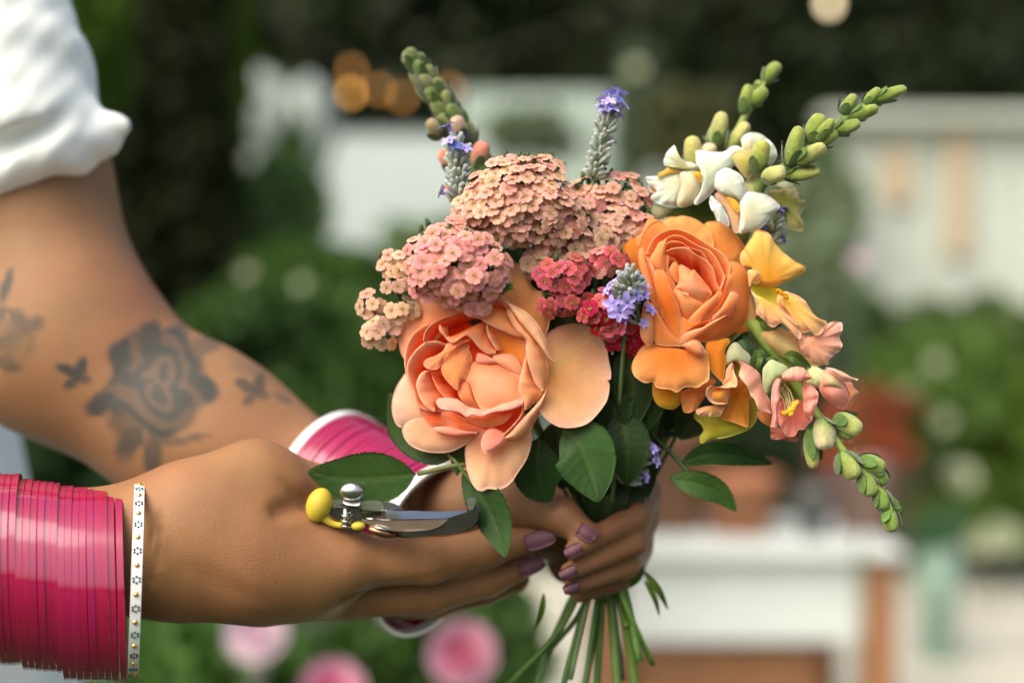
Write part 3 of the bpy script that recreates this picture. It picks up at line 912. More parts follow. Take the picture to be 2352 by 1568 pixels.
torso = [
    C3((-620, -400, 260), (-420, 500, 320), 420, 360, 40),
    C3((-420, 500, 320), (-300, 1050, 340), 350, 300, 40),
    C3((-300, 1050, 340), (-190, 1500, 330), 285, 320, 40),
    C3((-190, 1500, 330), (-160, 1900, 330), 325, 400, 40),
    C3((-620, -340, 260), (-330, -260, 190), 300, 270, 40),
    C3((-900, 900, 200), (-560, 1235, -40), 280, 235, 40),
]
def wr2(f, ax):
    X, Y, Z = np.meshgrid(*ax, indexing='ij', sparse=True)
    return f + .004 * np.sin(X * 40 + 14 * Z) * np.sin(Z * 16 - X * 12) + .002 * np.sin(X * 90 - Z * 30)
Vt, Qt = sdf_mesh(torso, .007, post=wr2)
mk('shirt', Vt, Qt, M['shirt'], person)

# ------------------------------------------------------------------ bangles
def ring_mesh(name, m, R, wid, th, n=128, bev=.00010):
    """a flat-sided band with crisp narrow bevels: every facet of the section is its own strip"""
    prof = [(-wid / 2 + bev, R + th), (wid / 2 - bev, R + th), (wid / 2, R + th - bev), (wid / 2, R + bev), (wid / 2 - bev, R), (-wid / 2 + bev, R), (-wid / 2, R + bev), (-wid / 2, R + th - bev)]
    a = np.arange(n) * 2 * np.pi / n
    V, f = [], []
    for i in range(8):
        k = i * 2 * n
        for x, r in (prof[i], prof[(i + 1) % 8]):
            V.append(np.stack([np.full(n, x), r * np.cos(a), r * np.sin(a)], 1))
        f += [[k + j, k + (j + 1) % n, k + n + (j + 1) % n, k + n + j] for j in range(n)]
    return mesh_only(name, np.concatenate(V), f, m, None, True)
Rb = .0425
rm = ring_mesh('bangle', M['bangle'], Rb, .00305, .0022)
def orient_ring(c, nrm, spin=0):
    q = Vector((1, 0, 0)).rotation_difference(Vector(nrm).normalized())
    return Matrix.Translation(Vector(c)) @ q.to_matrix().to_4x4() @ Matrix.Rotation(spin, 4, 'X')
ORD = 'zeroth first second third fourth fifth sixth seventh eighth ninth tenth eleventh twelfth thirteenth fourteenth fifteenth sixteenth seventeenth eighteenth nineteenth twentieth twenty-first twenty-second twenty-third twenty-fourth twenty-fifth twenty-sixth twenty-seventh twenty-eighth twenty-ninth thirtieth'.split()
k = 0
x = 279.0
while x > -150:
    yc = 1336 if x > 147 else (1315 if x > 47 else (1305 if x > -60 else 1298))
    yc += (x - 147) * .035 if x > 147 else ((x - 60) * .12 if x > 47 else 0)
    yc += rnd.uniform(-1.2, 1.2)
    sc = 1.0 if x > 147 else .975
    o = inst(rm, None, orient_ring(P(x, yc, 16 - (290 - x) * .05 + rnd.uniform(-.4, .4)), (1, .27 + rnd.uniform(-.006, .006), .030 + rnd.uniform(-.004, .004)), rnd.uniform(0, 6)) @ Matrix.Scale(sc, 4), 'bangle')
    tag(o, ORD[k + 1] + ' magenta bangle on the near wrist, counted leftwards from the jewelled one', 'bangle', 'pink bangles on the near wrist')
    if k == 0:
        o['label'] = 'end magenta bangle of the near wrist, next to the white jewelled one'; x -= 19
    else:
        x -= 15.4
    k += 1
# the white jewelled bangle
wb_c = P(313, 1326, 12)
wb = thing('jewelled_bangle', 'white bangle with gold stones and dotted flowers on the near wrist', 'bangle', wb_c)
MW = orient_ring(wb_c, (1, .262, -.034))
inst(ring_mesh('band', M['white_bangle'], .0425, .0046, .0020), wb, MW, 'band')
def dome(name, m, r):
    prof = [(1, 0), (.85, .45), (.5, .75), (.001, .85)]
    n = 8; a = np.arange(n) * 2 * np.pi / n
    V = np.concatenate([np.stack([q * r * np.cos(a), q * r * np.sin(a), np.full(n, z * r)], 1) for q, z in prof])
    return V, gridfaces(4, n, True)
gv, gf = dome('g', None, .00125)
gold_me = mesh_only('gold_stone', gv, gf, M['gold'])
fl = {}
for nm, m in (('teal', M['teal']), ('plum', M['plum'])):
    parts = []
    for j in range(6):
        a = j * math.pi / 3
        v, f = dome('g', None, .00062)
        parts.append((v + [.00135 * math.cos(a), .00150 * math.sin(a), 0], f, (1, 1, 1)))
    v, f, c = joinm(parts)
    fl[nm] = mesh_only('dotted_flower', v, f, m)
NS = 44
for j in range(NS):
    a = 2 * math.pi * j / NS
    r = .0425 + .00195
    loc = MW @ Vector((0, r * math.cos(a), r * math.sin(a)))
    out = (MW.to_3x3() @ Vector((0, math.cos(a), math.sin(a)))).normalized()
    Mo = Matrix.Translation(loc) @ out.to_track_quat('Z', 'X').to_matrix().to_4x4()
    if j % 2 == 0: inst(gold_me, wb, Mo, 'gold_stone')
    else: inst(fl['teal' if j % 4 == 1 else 'plum'], wb, Mo, 'dotted_flower')

# bangles on the far wrist
A0 = np.array(P(766, 1134, 122)); A1 = np.array(P(985, 1262, 78))
nrm = (A1 - A0); nrm = nrm / np.linalg.norm(nrm) + np.array([.10, 0, .06]); nrm /= np.linalg.norm(nrm)
NB = 19
wide_white = ring_mesh('white_bangle', M['white_bangle'], .0440, .0055, .0022)
rm2 = ring_mesh('bangle', M['bangle'], .0433, .0036, .0022)
for i in range(NB + 1):
    c = A0 + (A1 - A0) * i / NB
    Mo = orient_ring(c, nrm + nrs.normal(size=3) * .008, rnd.uniform(0, 6))
    if i in (0, NB):
        o = inst(wide_white, None, Mo, 'white_bangle')
        tag(o, 'white bangle nearest the elbow on the far wrist' if i == 0 else 'white bangle nearest the gripping hand on the far wrist', 'bangle')
    else:
        o = inst(rm2, None, Mo, 'bangle')
        tag(o, ORD[i] + ' pink bangle down from the upper white one on the far wrist', 'bangle', 'pink bangles on the far wrist')

# ------------------------------------------------------------------ cutters lying in the near hand
def H(x, y, d): return P(677.4 + x * .208, 997.2 + y * .208, d)
cut = thing('garden_cutters', 'small steel cutters with yellow grips lying in the near hand', 'cutters', H(700, 900, 18))
def slab(name, outline, d0, th, m, parent, d_tip=None, bev=.0006, smooth=False, lean=0):
    """plate with a bevelled rim from an outline in view units; depth runs d0 -> d_tip left to right"""
    o = cr(outline, 56, True)
    x0, x1 = o[:, 0].min(), o[:, 0].max()
    dd = d0 + ((d_tip if d_tip is not None else d0) - d0) * (o[:, 0] - x0) / (x1 - x0)
    dd = dd + lean * (o[:, 1].max() - o[:, 1]) / (np.ptp(o[:, 1]) + 1e-9)
    c = o.mean(0); dc = dd.mean()
    rings = []
    for sc, off in ((.93, 0), (1, .6), (1, th - .6), (.93, th)):
        q = c + (o - c) * sc
        rings.append(H(q[:, 0], q[:, 1], dd + off))
    V = np.concatenate(rings); n = len(o)
    f = gridfaces(4, n, True)
    f = [list(reversed(q)) for q in f]
    f.append(list(range(n))); f.append([3 * n + j for j in range(n - 1, -1, -1)])
    return mk(name, V, f, m, parent, None, smooth)
def ell(name, c, r, m, parent, n=24, rot=0):
    c = np.asarray(c, float)
    a = np.arange(n) * 2 * np.pi / n; ph = np.linspace(-np.pi / 2, np.pi / 2, 14)
    V = np.concatenate([np.stack([math.cos(p) * np.cos(a) * r[0], math.cos(p) * np.sin(a) * r[1], np.full(n, math.sin(p) * r[2])], 1) for p in ph])
    cs, sn = math.cos(rot), math.sin(rot)
    V = np.stack([V[:, 0] * cs + V[:, 2] * sn, V[:, 1], -V[:, 0] * sn + V[:, 2] * cs], 1) + c
    return mk(name, V, gridfaces(14, n, True), m, parent)
ell('grip_end', H(268, 780, 15), (.0061, .0062, .0083), M['yellow_grip'], cut, rot=.3)
tube('grip_shank', [H(300, 900, 15), H(420, 985, 15), H(560, 1010, 14)], [.0024, .0016, .0012], M['yellow_grip'], cut, 12, samples=10)
ell('grip_spacer', H(700, 1012, 12), (.0034, .003, .0021), M['yellow_grip'], cut)
# upper anvil arm: polished top face, dark flank
slab('anvil_arm', [(735, 865), (780, 845), (1200, 842), (1700, 848), (1955, 838), (1700, 925), (1400, 935), (1000, 938), (780, 925)], 9, 2.0, M['metal'], cut, 0, lean=9)
slab('arm_flank', [(740, 935), (1000, 945), (1400, 940), (1690, 930), (1640, 1010), (1480, 1060), (1150, 1075), (900, 1040), (780, 990)], 11.5, 5, mat('brushed_steel', (.30, .25, .20), rough=.34, metal=1, var=.25, vscale=60), cut, 3)
slab('blade', [(1690, 930), (1820, 880), (1960, 842), (2010, 770), (2050, 850), (2040, 950), (1960, 1030), (1780, 1090), (1500, 1115), (1200, 1140), (1150, 1085), (1480, 1065), (1640, 1010)], 3, 4, M['dark_metal'], cut, 1.5)
slab('blade_tip', [(1915, 705), (1935, 690), (1998, 705), (1985, 785), (1965, 835), (1915, 820), (1905, 760)], 0, 4.5, M['metal'], cut, 0)
slab('catch_plate', [(385, 760), (430, 715), (530, 730), (700, 760), (800, 725), (970, 740), (985, 835), (760, 835), (560, 800), (400, 810)], 11, 3, M['metal'], cut, 10, lean=8)
slab('body_block', [(395, 820), (540, 760), (700, 780), (740, 870), (790, 1000), (700, 1080), (600, 1060), (520, 960), (400, 900)], 14, 6, M['dark_metal'], cut, 13)
slab('knob_stalk', [(535, 690), (560, 640), (700, 650), (735, 700), (705, 790), (540, 770)], 8.5, 4, M['metal'], cut, 8.5, lean=5)
ell('thumb_catch', H(632, 628, 10.5), (.0060, .0032, .0042), M['metal'], cut)
sp = [H(562 + 48 * math.cos(t), 862 + 9 * t, 11.5 + 2 * math.sin(t)) for t in np.linspace(0, 5 * 2 * math.pi * .6, 60)]
tube('spring', sp, .0005, M['metal'], cut, 6)
tube('spring_pin', [H(562, 820, 12), H(562, 985, 12)], .0014, M['metal'], cut, 10)
for cx_, cy_, r in ((955, 1035, 1.0), ):
    ell('rivet', H(cx_, cy_ + 40, 12), (.0070, .0040, .0026), mat('copper', (.40, .20, .12), rough=.3, metal=1), cut, rot=.28)
    ell('rivet_head', H(cx_ + 5, cy_, 9.5), (.0043, .0026, .0012), M['metal'], cut, rot=.22)
slab('rear_jaw', [(985, 760), (1080, 755), (1165, 800), (1180, 838), (1000, 836)], 16, 3, M['metal'], cut, 20)
# ------------------------------------------------------------------ flowers
def zA(x, y): return 893.8 + x * .27, 639.7 + y * .27
def zB(x, y): return 1411.2 + x * .24, 470.4 + y * .24
def zW(x, y): return 1467.6 + x * .18, 282.2 + y * .18
def zS(x, y): return 1467.6 + x * .224, 733.8 + y * .224
def z4(x, y): return 1411.2 + x * .48, 94.1 + y * .48
def z5(x, y): return 846.7 + x * .396, 564.5 + y * .396
def zD(x, y): return x, y

_ps = [0]
PT = np.array([1.05, 1.24, 1.55])      # pigment trim common to the warm petals
def trim(c):
    c = np.asarray(c, float)
    w = np.clip((c[..., :1] - c[..., 2:] - .38) / .40, 0, 1)
    cool = np.clip(1 - (c[..., :1] - c[..., 2:]) / .3, 0, 1) * .14
    return c * (1 + (PT - 1) * w + cool * np.array([.6, 1.3, 2.0]))
def petal(parent, T, pts, d0, col_in, col_out, bulge=0., tilt=(0, 0), c=None, curl=0., ruf=0., rf=5, pw=1.6, n=72, nr=14, closed_n=None, name='petal', m=None, rim=None, dc=None, edge_d=None, thick=.16, veins=.06, rimw=.05, grad=None):
    """a petal: outline in the plane of sight, depth shaped by bulge (mm towards the lens at its middle), tilt (mm per 100 px),
    curl (rim bends back by mm), ruffle; it has two faces and an edge of real thickness"""
    _ps[0] += 1
    seed = _ps[0] * 1.7
    o = np.array([T(*p[:2]) for p in pts], float)
    if len(pts[0]) > 2: o = np.c_[o, [p[2] for p in pts]]
    else: o = np.c_[o, np.zeros(len(o))]
    o = cr(o, n, True)
    cen = np.array(T(*c)) if c is not None else o[:, :2].mean(0)
    gc = o[:, :2].mean(0)
    t = np.r_[0, np.linspace(0, 1, nr)[1:] ** .8]
    size = np.linalg.norm(o[:, :2] - gc, axis=1).mean()
    if c is not None: cen = cen * .85 + gc * .15
    L, Dv, Cc = [], [], []
    th = np.arange(n) * 2 * np.pi / n
    ft = np.fft.rfft(o[:, :2], axis=0); ft[3:] = 0
    soft = np.fft.irfft(ft, n, axis=0)             # rounded version of the outline for the inner part of the blade
    for q in t:
        kq = q ** 2.2
        xy = cen + ((o[:, :2] - cen) * kq + (soft - cen) * (1 - kq)) * q
        d = d0 + o[:, 2] * q ** 1.5 - bulge * (1 - q * q) + (xy[:, 0] - gc[0]) * tilt[0] * .01 + (xy[:, 1] - gc[1]) * tilt[1] * .01
        d = d + curl * max(0, (q - .72) / .28) ** 2 + ruf * q ** 3 * (np.sin(rf * th + seed) + .5 * np.sin(rf * 2.3 * th + seed * 2))
        # shallow folds running from base to rim
        fa = seed * 1.3
        d = d + .30 * np.sin(((xy[:, 0] - gc[0]) * math.cos(fa) + (xy[:, 1] - gc[1]) * math.sin(fa)) / (size + 1) * 2.6 + seed) + (.08 * q ** 2 * np.sin(9 * th + seed * 3) + .04 * q ** 2 * np.sin(23 * th + seed) if c is not None else 0)
        L.append(xy); Dv.append(d)
        w = np.full(n, q ** pw)
        cc = lerp(col_in, col_out, w)
        if rim is not None:
            wr_ = np.clip((q - (1 - rimw * 2.2)) / (rimw * 2.2), 0, 1)
            cc = lerp(cc, rim, np.full(n, wr_ * .5))
        cc = cc * (1 + (veins * .5 if c is not None else 0) * np.sin(37 * th + seed)[:, None] * q) * (1 + .03 * np.sin(q * 5 + seed + 2 * th)[:, None])
        if m is None:
            cc = trim(cc)
            bl = .5 + .5 * np.sin(xy[:, 0] * .045 + seed) * np.sin(xy[:, 1] * .055 + seed * 2)      # blush in patches
            cc = cc * (1 - bl[:, None] * np.array([0, .13, .10]) * np.clip((cc[:, :1] - cc[:, 2:]) * 2, 0, 1))
        if grad is not None:       # (direction, colour): pigment that changes from one end of the petal to the other
            gv_ = ((xy[:, 0] - gc[0]) * math.cos(grad[0]) + (xy[:, 1] - gc[1]) * math.sin(grad[0])) / (size + 1)
            cc = lerp(cc, grad[1], np.clip(.5 + .75 * gv_, 0, 1) ** 1.5)
        Cc.append(np.clip(cc, 0, .95))
    L = np.array(L); Dv = np.array(Dv); Cc = np.array(Cc)
    V = P(L[..., 0], L[..., 1], Dv).reshape(-1, 3)
    Fr = gridfaces(len(t), n, True)
    k = len(V)
    V2 = P(L[..., 0], L[..., 1], Dv + thick).reshape(-1, 3)
    F2 = [[i + k for i in reversed(q)] for q in Fr]
    b = (len(t) - 1) * n
    F3 = [[b + j, b + j + k, b + (j + 1) % n + k, b + (j + 1) % n] for j in range(n)]
    return mk(name, np.concatenate([V, V2]), Fr + F2 + F3, m or M['petal'], parent, np.concatenate([Cc.reshape(-1, 3)] * 2))

def strip(parent, T, A, B, dA, dB, colA, colB, bulge=0, roll=1.2, n=44, nr=10, name='petal', m=None, rim=None, thick=.16, pw=1.0, wav=.25):
    """a petal seen along its rim: A is the free rim, B runs deeper into the flower; the rim rolls back over its own edge"""
    _ps[0] += 1
    seed = _ps[0] * 2.1
    a = cr(np.array([T(*p) for p in A], float), n); b = cr(np.array([T(*p) for p in B], float), n)
    dA = np.interp(np.linspace(0, 1, n), np.linspace(0, 1, len(np.atleast_1d(dA))), np.atleast_1d(dA)) if np.ndim(dA) else np.full(n, float(dA))
    dB = np.interp(np.linspace(0, 1, n), np.linspace(0, 1, len(np.atleast_1d(dB))), np.atleast_1d(dB)) if np.ndim(dB) else np.full(n, float(dB))
    out = a - b; out /= np.linalg.norm(out, axis=1, keepdims=True) + 1e-9
    rows, cols, ds = [], [], []
    s = np.linspace(0, 1, n)
    w = wav * np.sin(s * 17 + seed)
    rimc = rim if rim is not None else colA
    rows.append(a + out * .7); ds.append(dA + roll * .7 + w); cols.append(np.broadcast_to(rimc, (n, 3)))
    rows.append(a + out * 1.1); ds.append(dA + roll * .3 + w); cols.append(np.broadcast_to(rimc, (n, 3)))
    for q in np.linspace(0, 1, nr) ** 1.15:
        rows.append(a * (1 - q) + b * q)
        ds.append(dA * (1 - q) + dB * q - bulge * 4 * q * (1 - q) + w * (1 - q) + .2 * np.sin(s * 31 + seed) * q)
        cc = lerp(colA, colB, np.full(n, q ** pw))
        if rim is not None: cc = lerp(rim, cc, np.full(n, min(1, q / .10)))
        cols.append(trim(cc * (1 + .03 * np.sin(s * 40 + seed))[:, None]))
    R = np.array(rows); D_ = np.array(ds); Cc = np.clip(np.array(cols), 0, .95)
    V = P(R[..., 0], R[..., 1], D_).reshape(-1, 3); k = len(V)
    V2 = P(R[..., 0], R[..., 1], D_ + thick).reshape(-1, 3)
    f = gridfaces(len(rows), n)
    f2 = [[i + k for i in reversed(q)] for q in f]
    m_ = len(rows)
    rimf = [[j, j + 1, j + 1 + k, j + k] for j in range(n - 1)] + [[(m_ - 1) * n + j + 1, (m_ - 1) * n + j, (m_ - 1) * n + j + k, (m_ - 1) * n + j + 1 + k] for j in range(n - 1)]
    rimf += [[i * n + k, (i + 1) * n + k, (i + 1) * n, i * n] for i in range(m_ - 1)] + [[i * n + n - 1, (i + 1) * n + n - 1, (i + 1) * n + n - 1 + k, i * n + n - 1 + k] for i in range(m_ - 1)]
    return mk(name, np.concatenate([V, V2]), f + f2 + rimf, m or M['petal'], parent, np.concatenate([Cc.reshape(-1, 3)] * 2))

GRIP = (1385, 1235, 62)
def stem_to(parent, start, spread, r=.0015, col=(.06, .135, .02), mid=None, name='stem'):
    """a stem from the flower through the fist and out below it"""
    sx, sy = 1350 + (spread[0] - 1350) * .8, spread[1]
    if sy >= 1590 and rnd.random() < .62:
        f_ = rnd.uniform(.12, .4); sx, sy = GRIP[0] + (sx - GRIP[0]) * f_, GRIP[1] + (sy - GRIP[1]) * f_
    g = (GRIP[0] + (sx - 1340) * .10 + rnd.uniform(-10, 10), GRIP[1], GRIP[2] + rnd.uniform(-12, 10))
    pts = [P(*start)]
    if mid: pts.append(P(*mid))
    pts += [P(g[0] * .75 + start[0] * .25, g[1] - 110, g[2] * .8 + start[2] * .2), P(*g), P((g[0] + sx) / 2, (g[1] + sy) / 2 - 10, g[2] + 4), P(sx, sy, g[2] + rnd.uniform(-6, 8))]
    return tube(name, pts, [r * .8, r, r, r * 1.1], M['stem'], parent, 8, col=col, samples=34)

GREEN = (.030, .085, .018)
def leaf(parent, mid, w, col=(.022, .075, .016), tip=None, fold=1.2, teeth=14, tooth=.10, curl=0., T=zD, ny=57, nx=17, flat=0., vein=(.10, .16, .03), name='leaf', side=0., shape=.42, paler=.5, droop=0.):
    """toothed leaf along a midrib given in (x, y, d)"""
    p = np.array([[*T(q[0], q[1]), q[2]] for q in mid], float)
    c = cr(p, ny)
    tg = np.gradient(c[:, :2], axis=0); tg /= np.linalg.norm(tg, axis=1, keepdims=True) + 1e-9
    nm = np.stack([-tg[:, 1], tg[:, 0]], 1)
    v = np.linspace(0, 1, ny)
    prof = np.sin(np.pi * v ** (math.log(.5) / math.log(shape))) ** .75 * (1 - .12 * v)
    prof = np.clip(prof, .02, None)
    saw = (v * teeth) % 1.0
    edge = 1 + tooth * (saw - .5) * (v > .08) * (v < .97)
    u = np.linspace(-1, 1, nx)
    Lx, D_, Cc = [], [], []
    seed = rnd.uniform(0, 9)
    for i in range(ny):
        e = 1 + (edge[i] - 1) * np.abs(u) ** 6
        off = u * w * prof[i] * e
        xy = c[i, :2] + nm[i] * off[:, None] + tg[i] * (np.abs(u) * w * .10)[:, None]
        # lateral veins: relief and paler line
        ph = (v[i] * 7.5 - np.abs(u) * 1.3 + (u > 0) * .35) % 1.0
        vv = np.exp(-((ph - .5) / .07) ** 2) * (np.abs(u) < .93)
        mr_ = np.exp(-(u / .06) ** 2)
        d = c[i, 2] - fold * np.abs(u) * prof[i] + side * u * prof[i] + curl * (np.abs(u) ** 3) - .25 * vv + .35 * mr_ + .35 * np.sin(v[i] * 9 + seed) * np.abs(u) + droop * v[i] ** 2
        base = np.array(col) * [1.35, 1.12, .62] * (1 + .14 * math.sin(v[i] * 5 + seed))
        cc = lerp(base, vein, np.clip(vv * .20 * paler + mr_ * .8 * paler * (1 - .6 * v[i]), 0, 1))
        Lx.append(xy); D_.append(d); Cc.append(cc)
    Lx = np.array(Lx); D_ = np.array(D_); Cc = np.array(Cc)
    V = P(Lx[..., 0], Lx[..., 1], D_).reshape(-1, 3); k = len(V)
    V2 = P(Lx[..., 0], Lx[..., 1], D_ + .25).reshape(-1, 3)
    f = gridfaces(ny, nx); f2 = [[i + k for i in reversed(q)] for q in f]
    rim = [[i * nx + k, (i + 1) * nx + k, (i + 1) * nx, i * nx] for i in range(ny - 1)] + [[i * nx + nx - 1, (i + 1) * nx + nx - 1, (i + 1) * nx + nx - 1 + k, i * nx + nx - 1 + k] for i in range(ny - 1)]
    return mk(name, np.concatenate([V, V2]), f + f2 + rim, M['leaf'], parent, np.concatenate([Cc.reshape(-1, 3)] * 2))

def twig(parent, pts, r=.0009, col=(.07, .12, .03), name='leaf_stalk'):
    return tube(name, [P(*p) for p in pts], r, M['stem'], parent, 8, col=col, samples=16)

# colours
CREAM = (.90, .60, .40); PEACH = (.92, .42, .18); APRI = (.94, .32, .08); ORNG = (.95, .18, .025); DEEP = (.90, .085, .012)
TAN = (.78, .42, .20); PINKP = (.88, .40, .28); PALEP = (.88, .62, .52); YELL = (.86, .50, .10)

# ---- the big peach rose -------------------------------------------------
roseA = thing('garden_rose', 'large open peach rose with pale outer petals at the front of the bouquet', 'rose', P(1110, 850, 22))
R = roseA
# back guard petals
petal(R, z5, [(690, 320), (720, 240), (780, 140), (830, 98), (900, 110), (945, 150), (940, 210), (975, 255), (1030, 270), (1045, 330), (1055, 400), (1030, 510), (960, 560), (800, 470)], 15, (0.88, 0.391, 0.104), (0.90, 0.465, 0.163), 3, (-2, -4), ruf=.9, curl=1.2, rim=(.9, .66, .42), c=(900, 430))
petal(R, z5, [(1010, 540), (1060, 490), (1120, 460), (1200, 450), (1280, 465), (1340, 520), (1380, 590), (1392, 660), (1408, 740), (1400, 780), (1378, 776), (1398, 800), (1385, 890), (1340, 960), (1270, 1030), (1180, 1055), (1090, 1045), (1000, 975), (960, 850), (960, 660)], 9, (0.90, 0.484, 0.118), (0.91, 0.558, 0.311), -1.5, (4, -4), c=(990, 760), curl=-1.0, rim=(.88, .68, .55), pw=1.3, ruf=.5, rf=3)
petal(R, z5, [(560, 1170), (600, 1100), (760, 1050), (900, 1040), (942, 1080), (946, 1140), (920, 1230), (870, 1310), (820, 1380), (760, 1412), (690, 1408), (665, 1422), (625, 1412), (590, 1360), (565, 1280)], 7, (0.88, 0.465, 0.185), (0.90, 0.586, 0.311), 2.0, (0, -5), c=(760, 1020), curl=1.2, rim=(.88, .66, .52), pw=1.2, ruf=.4)
petal(R, z5, [(255, 880), (230, 730), (180, 780), (145, 850), (132, 930), (140, 990), (160, 1035), (190, 1055), (210, 1050), (300, 1060), (400, 1000)], 8, (0.89, 0.484, 0.207), (.88, .70, .54), 2.5, (-4, 0), c=(360, 900), curl=1.4, rim=(.9, .74, .62), pw=1.1)
petal(R, z5, [(195, 1050), (205, 1110), (240, 1155), (300, 1185), (380, 1200), (470, 1195), (550, 1160), (610, 1110), (630, 1050), (500, 980), (330, 930), (250, 980)], 6.5, (0.89, 0.465, 0.192), (0.91, 0.595, 0.340), 3.0, (0, -3), c=(430, 980), curl=1.6, rim=(.9, .70, .55), pw=1.1)
petal(R, z5, [(330, 260), (260, 330), (215, 380), (180, 450), (172, 540), (185, 620), (210, 660), (260, 700), (330, 640), (450, 480), (560, 380), (600, 260), (480, 230)], 13, (0.92, 0.316, 0.089), (0.90, 0.484, 0.237), 1, (-3, -2), c=(450, 480), curl=1.5, rim=(0.95, 0.558, 0.311), pw=1.0)
petal(R, z5, [(480, 250), (560, 235), (660, 255), (760, 270), (840, 330), (870, 400), (800, 470), (640, 420), (520, 420), (440, 360)], 10, (0.92, 0.279, 0.067), (0.92, 0.446, 0.207), 1, (0, -4), c=(640, 420), curl=1., rim=PALEP)
# backing bowl of the flower, deep orange so gaps between petals look shadowed
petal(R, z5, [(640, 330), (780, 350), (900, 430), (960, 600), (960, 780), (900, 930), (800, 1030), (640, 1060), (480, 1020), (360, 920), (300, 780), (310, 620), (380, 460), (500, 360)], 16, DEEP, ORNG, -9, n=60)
# outer left crescents
strip(R, zA, [(450, 350), (290, 410), (190, 490), (145, 590), (132, 720), (160, 860), (215, 990), (255, 1120)], [(540, 330), (440, 430), (340, 520), (290, 620), (260, 760), (290, 900), (340, 1020), (400, 1130)], [6, 5, 4, 3, 3], 15, (0.91, 0.409, 0.178), ORNG, 1.5, rim=(0.95, 0.539, 0.311))
strip(R, zA, [(650, 285), (560, 300), (450, 340), (360, 390), (310, 450), (292, 530), (320, 540)], [(760, 330), (640, 380), (530, 420), (440, 480), (400, 560), (380, 600), (370, 620)], [2, 1, 2, 3], 15, (0.92, 0.335, 0.148), DEEP, 1, rim=(0.95, 0.539, 0.340))
strip(R, zA, [(490, 560), (400, 532), (300, 550), (215, 625), (162, 710), (152, 800), (175, 880), (210, 960), (245, 1080), (330, 1120), (385, 1135)], [(500, 600), (430, 640), (370, 680), (330, 740), (300, 800), (300, 880), (320, 960), (350, 1040), (390, 1080), (430, 1110), (470, 1130)], [7, 3, 1, 0, 0, 0], [14, 13, 10], (0.92, 0.409, 0.192), ORNG, 2.0, rim=(0.95, 0.558, 0.326))
# tall petal, upper middle (deep red hollow below)
strip(R, zA, [(560, 205), (575, 255), (610, 275), (650, 300), (700, 325), (745, 330), (770, 340), (860, 395), (980, 450), (1080, 490), (1160, 505)], [(600, 190), (660, 235), (720, 245), (800, 243), (870, 245), (940, 255), (1000, 280), (1040, 320), (1080, 370), (1130, 430), (1180, 490)], [1, -.5, -1, 0, 1, 2], [4, 3, 4, 6, 6], (0.95, 0.428, 0.178), (0.95, 0.316, 0.059), 2.6, rim=(0.95, 0.595, 0.355))
strip(R, zA, [(700, 105), (800, 110), (880, 140), (940, 180), (1010, 235)], [(620, 230), (740, 245), (850, 245), (940, 255), (1020, 300)], [4, 4, 5], 8, (0.92, 0.428, 0.222), ORNG, 1.2, rim=(0.95, 0.512, 0.311))
# right side: long pale folded rim and the petals under it
strip(R, zA, [(893, 90), (940, 165), (1010, 215), (1050, 270), (1075, 305), (1120, 370), (1200, 460), (1280, 560), (1340, 650), (1395, 715), (1415, 705)], [(900, 85), (990, 185), (1070, 225), (1150, 270), (1220, 330), (1280, 410), (1320, 480), (1350, 560), (1370, 620), (1400, 680), (1418, 715)], [-1, -3, -4, -4, -3, 0], [2, 0, -1, 0, 2], (0.95, 0.558, 0.281), (0.91, 0.577, 0.296), 1.8, roll=.8, rim=(.9, .66, .5))
strip(R, zA, [(1010, 250), (1005, 300), (1040, 370), (1090, 450), (1165, 520), (1165, 600), (1180, 700), (1210, 800), (1250, 900), (1300, 960)], [(1075, 300), (1120, 370), (1190, 450), (1260, 540), (1310, 620), (1345, 700), (1355, 760), (1350, 840), (1340, 890), (1330, 930)], [1, -1, -2, -2, -1, 1], [1, 0, 2, 4, 5], (0.95, 0.484, 0.222), (0.92, 0.465, 0.163), 2.2, rim=(.9, .66, .5))
strip(R, zA, [(1165, 640), (1145, 720), (1125, 810), (1108, 900), (1112, 970), (1135, 1010), (1145, 1080), (1150, 1120)], [(1175, 640), (1200, 740), (1230, 850), (1270, 930), (1300, 965), (1290, 1000), (1240, 1050), (1180, 1110)], [3, 0, -2, -2, -1], [4, 4, 3, 1], (0.93, 0.465, 0.207), (0.95, 0.335, 0.074), 1.8, rim=(0.95, 0.539, 0.311))
strip(R, zA, [(1340, 920), (1330, 960), (1280, 1040), (1220, 1110), (1150, 1180), (1080, 1260), (1010, 1330), (975, 1345)], [(1345, 960), (1320, 1060), (1280, 1150), (1230, 1240), (1190, 1320), (1120, 1380), (1050, 1390), (990, 1375)], [2, 1, -1, -1, 0], [5, 5, 4], (0.92, 0.539, 0.281), (0.91, 0.465, 0.192), 2.5, rim=(.9, .66, .5))
strip(R, zA, [(1140, 1080), (1120, 1160), (1060, 1240), (990, 1310), (955, 1340)], [(1150, 1110), (1150, 1170), (1100, 1240), (1040, 1300), (975, 1345)], [-1, -2, -1], [3, 2], (0.92, 0.428, 0.252), ORNG, 1.2, rim=(0.95, 0.558, 0.370))
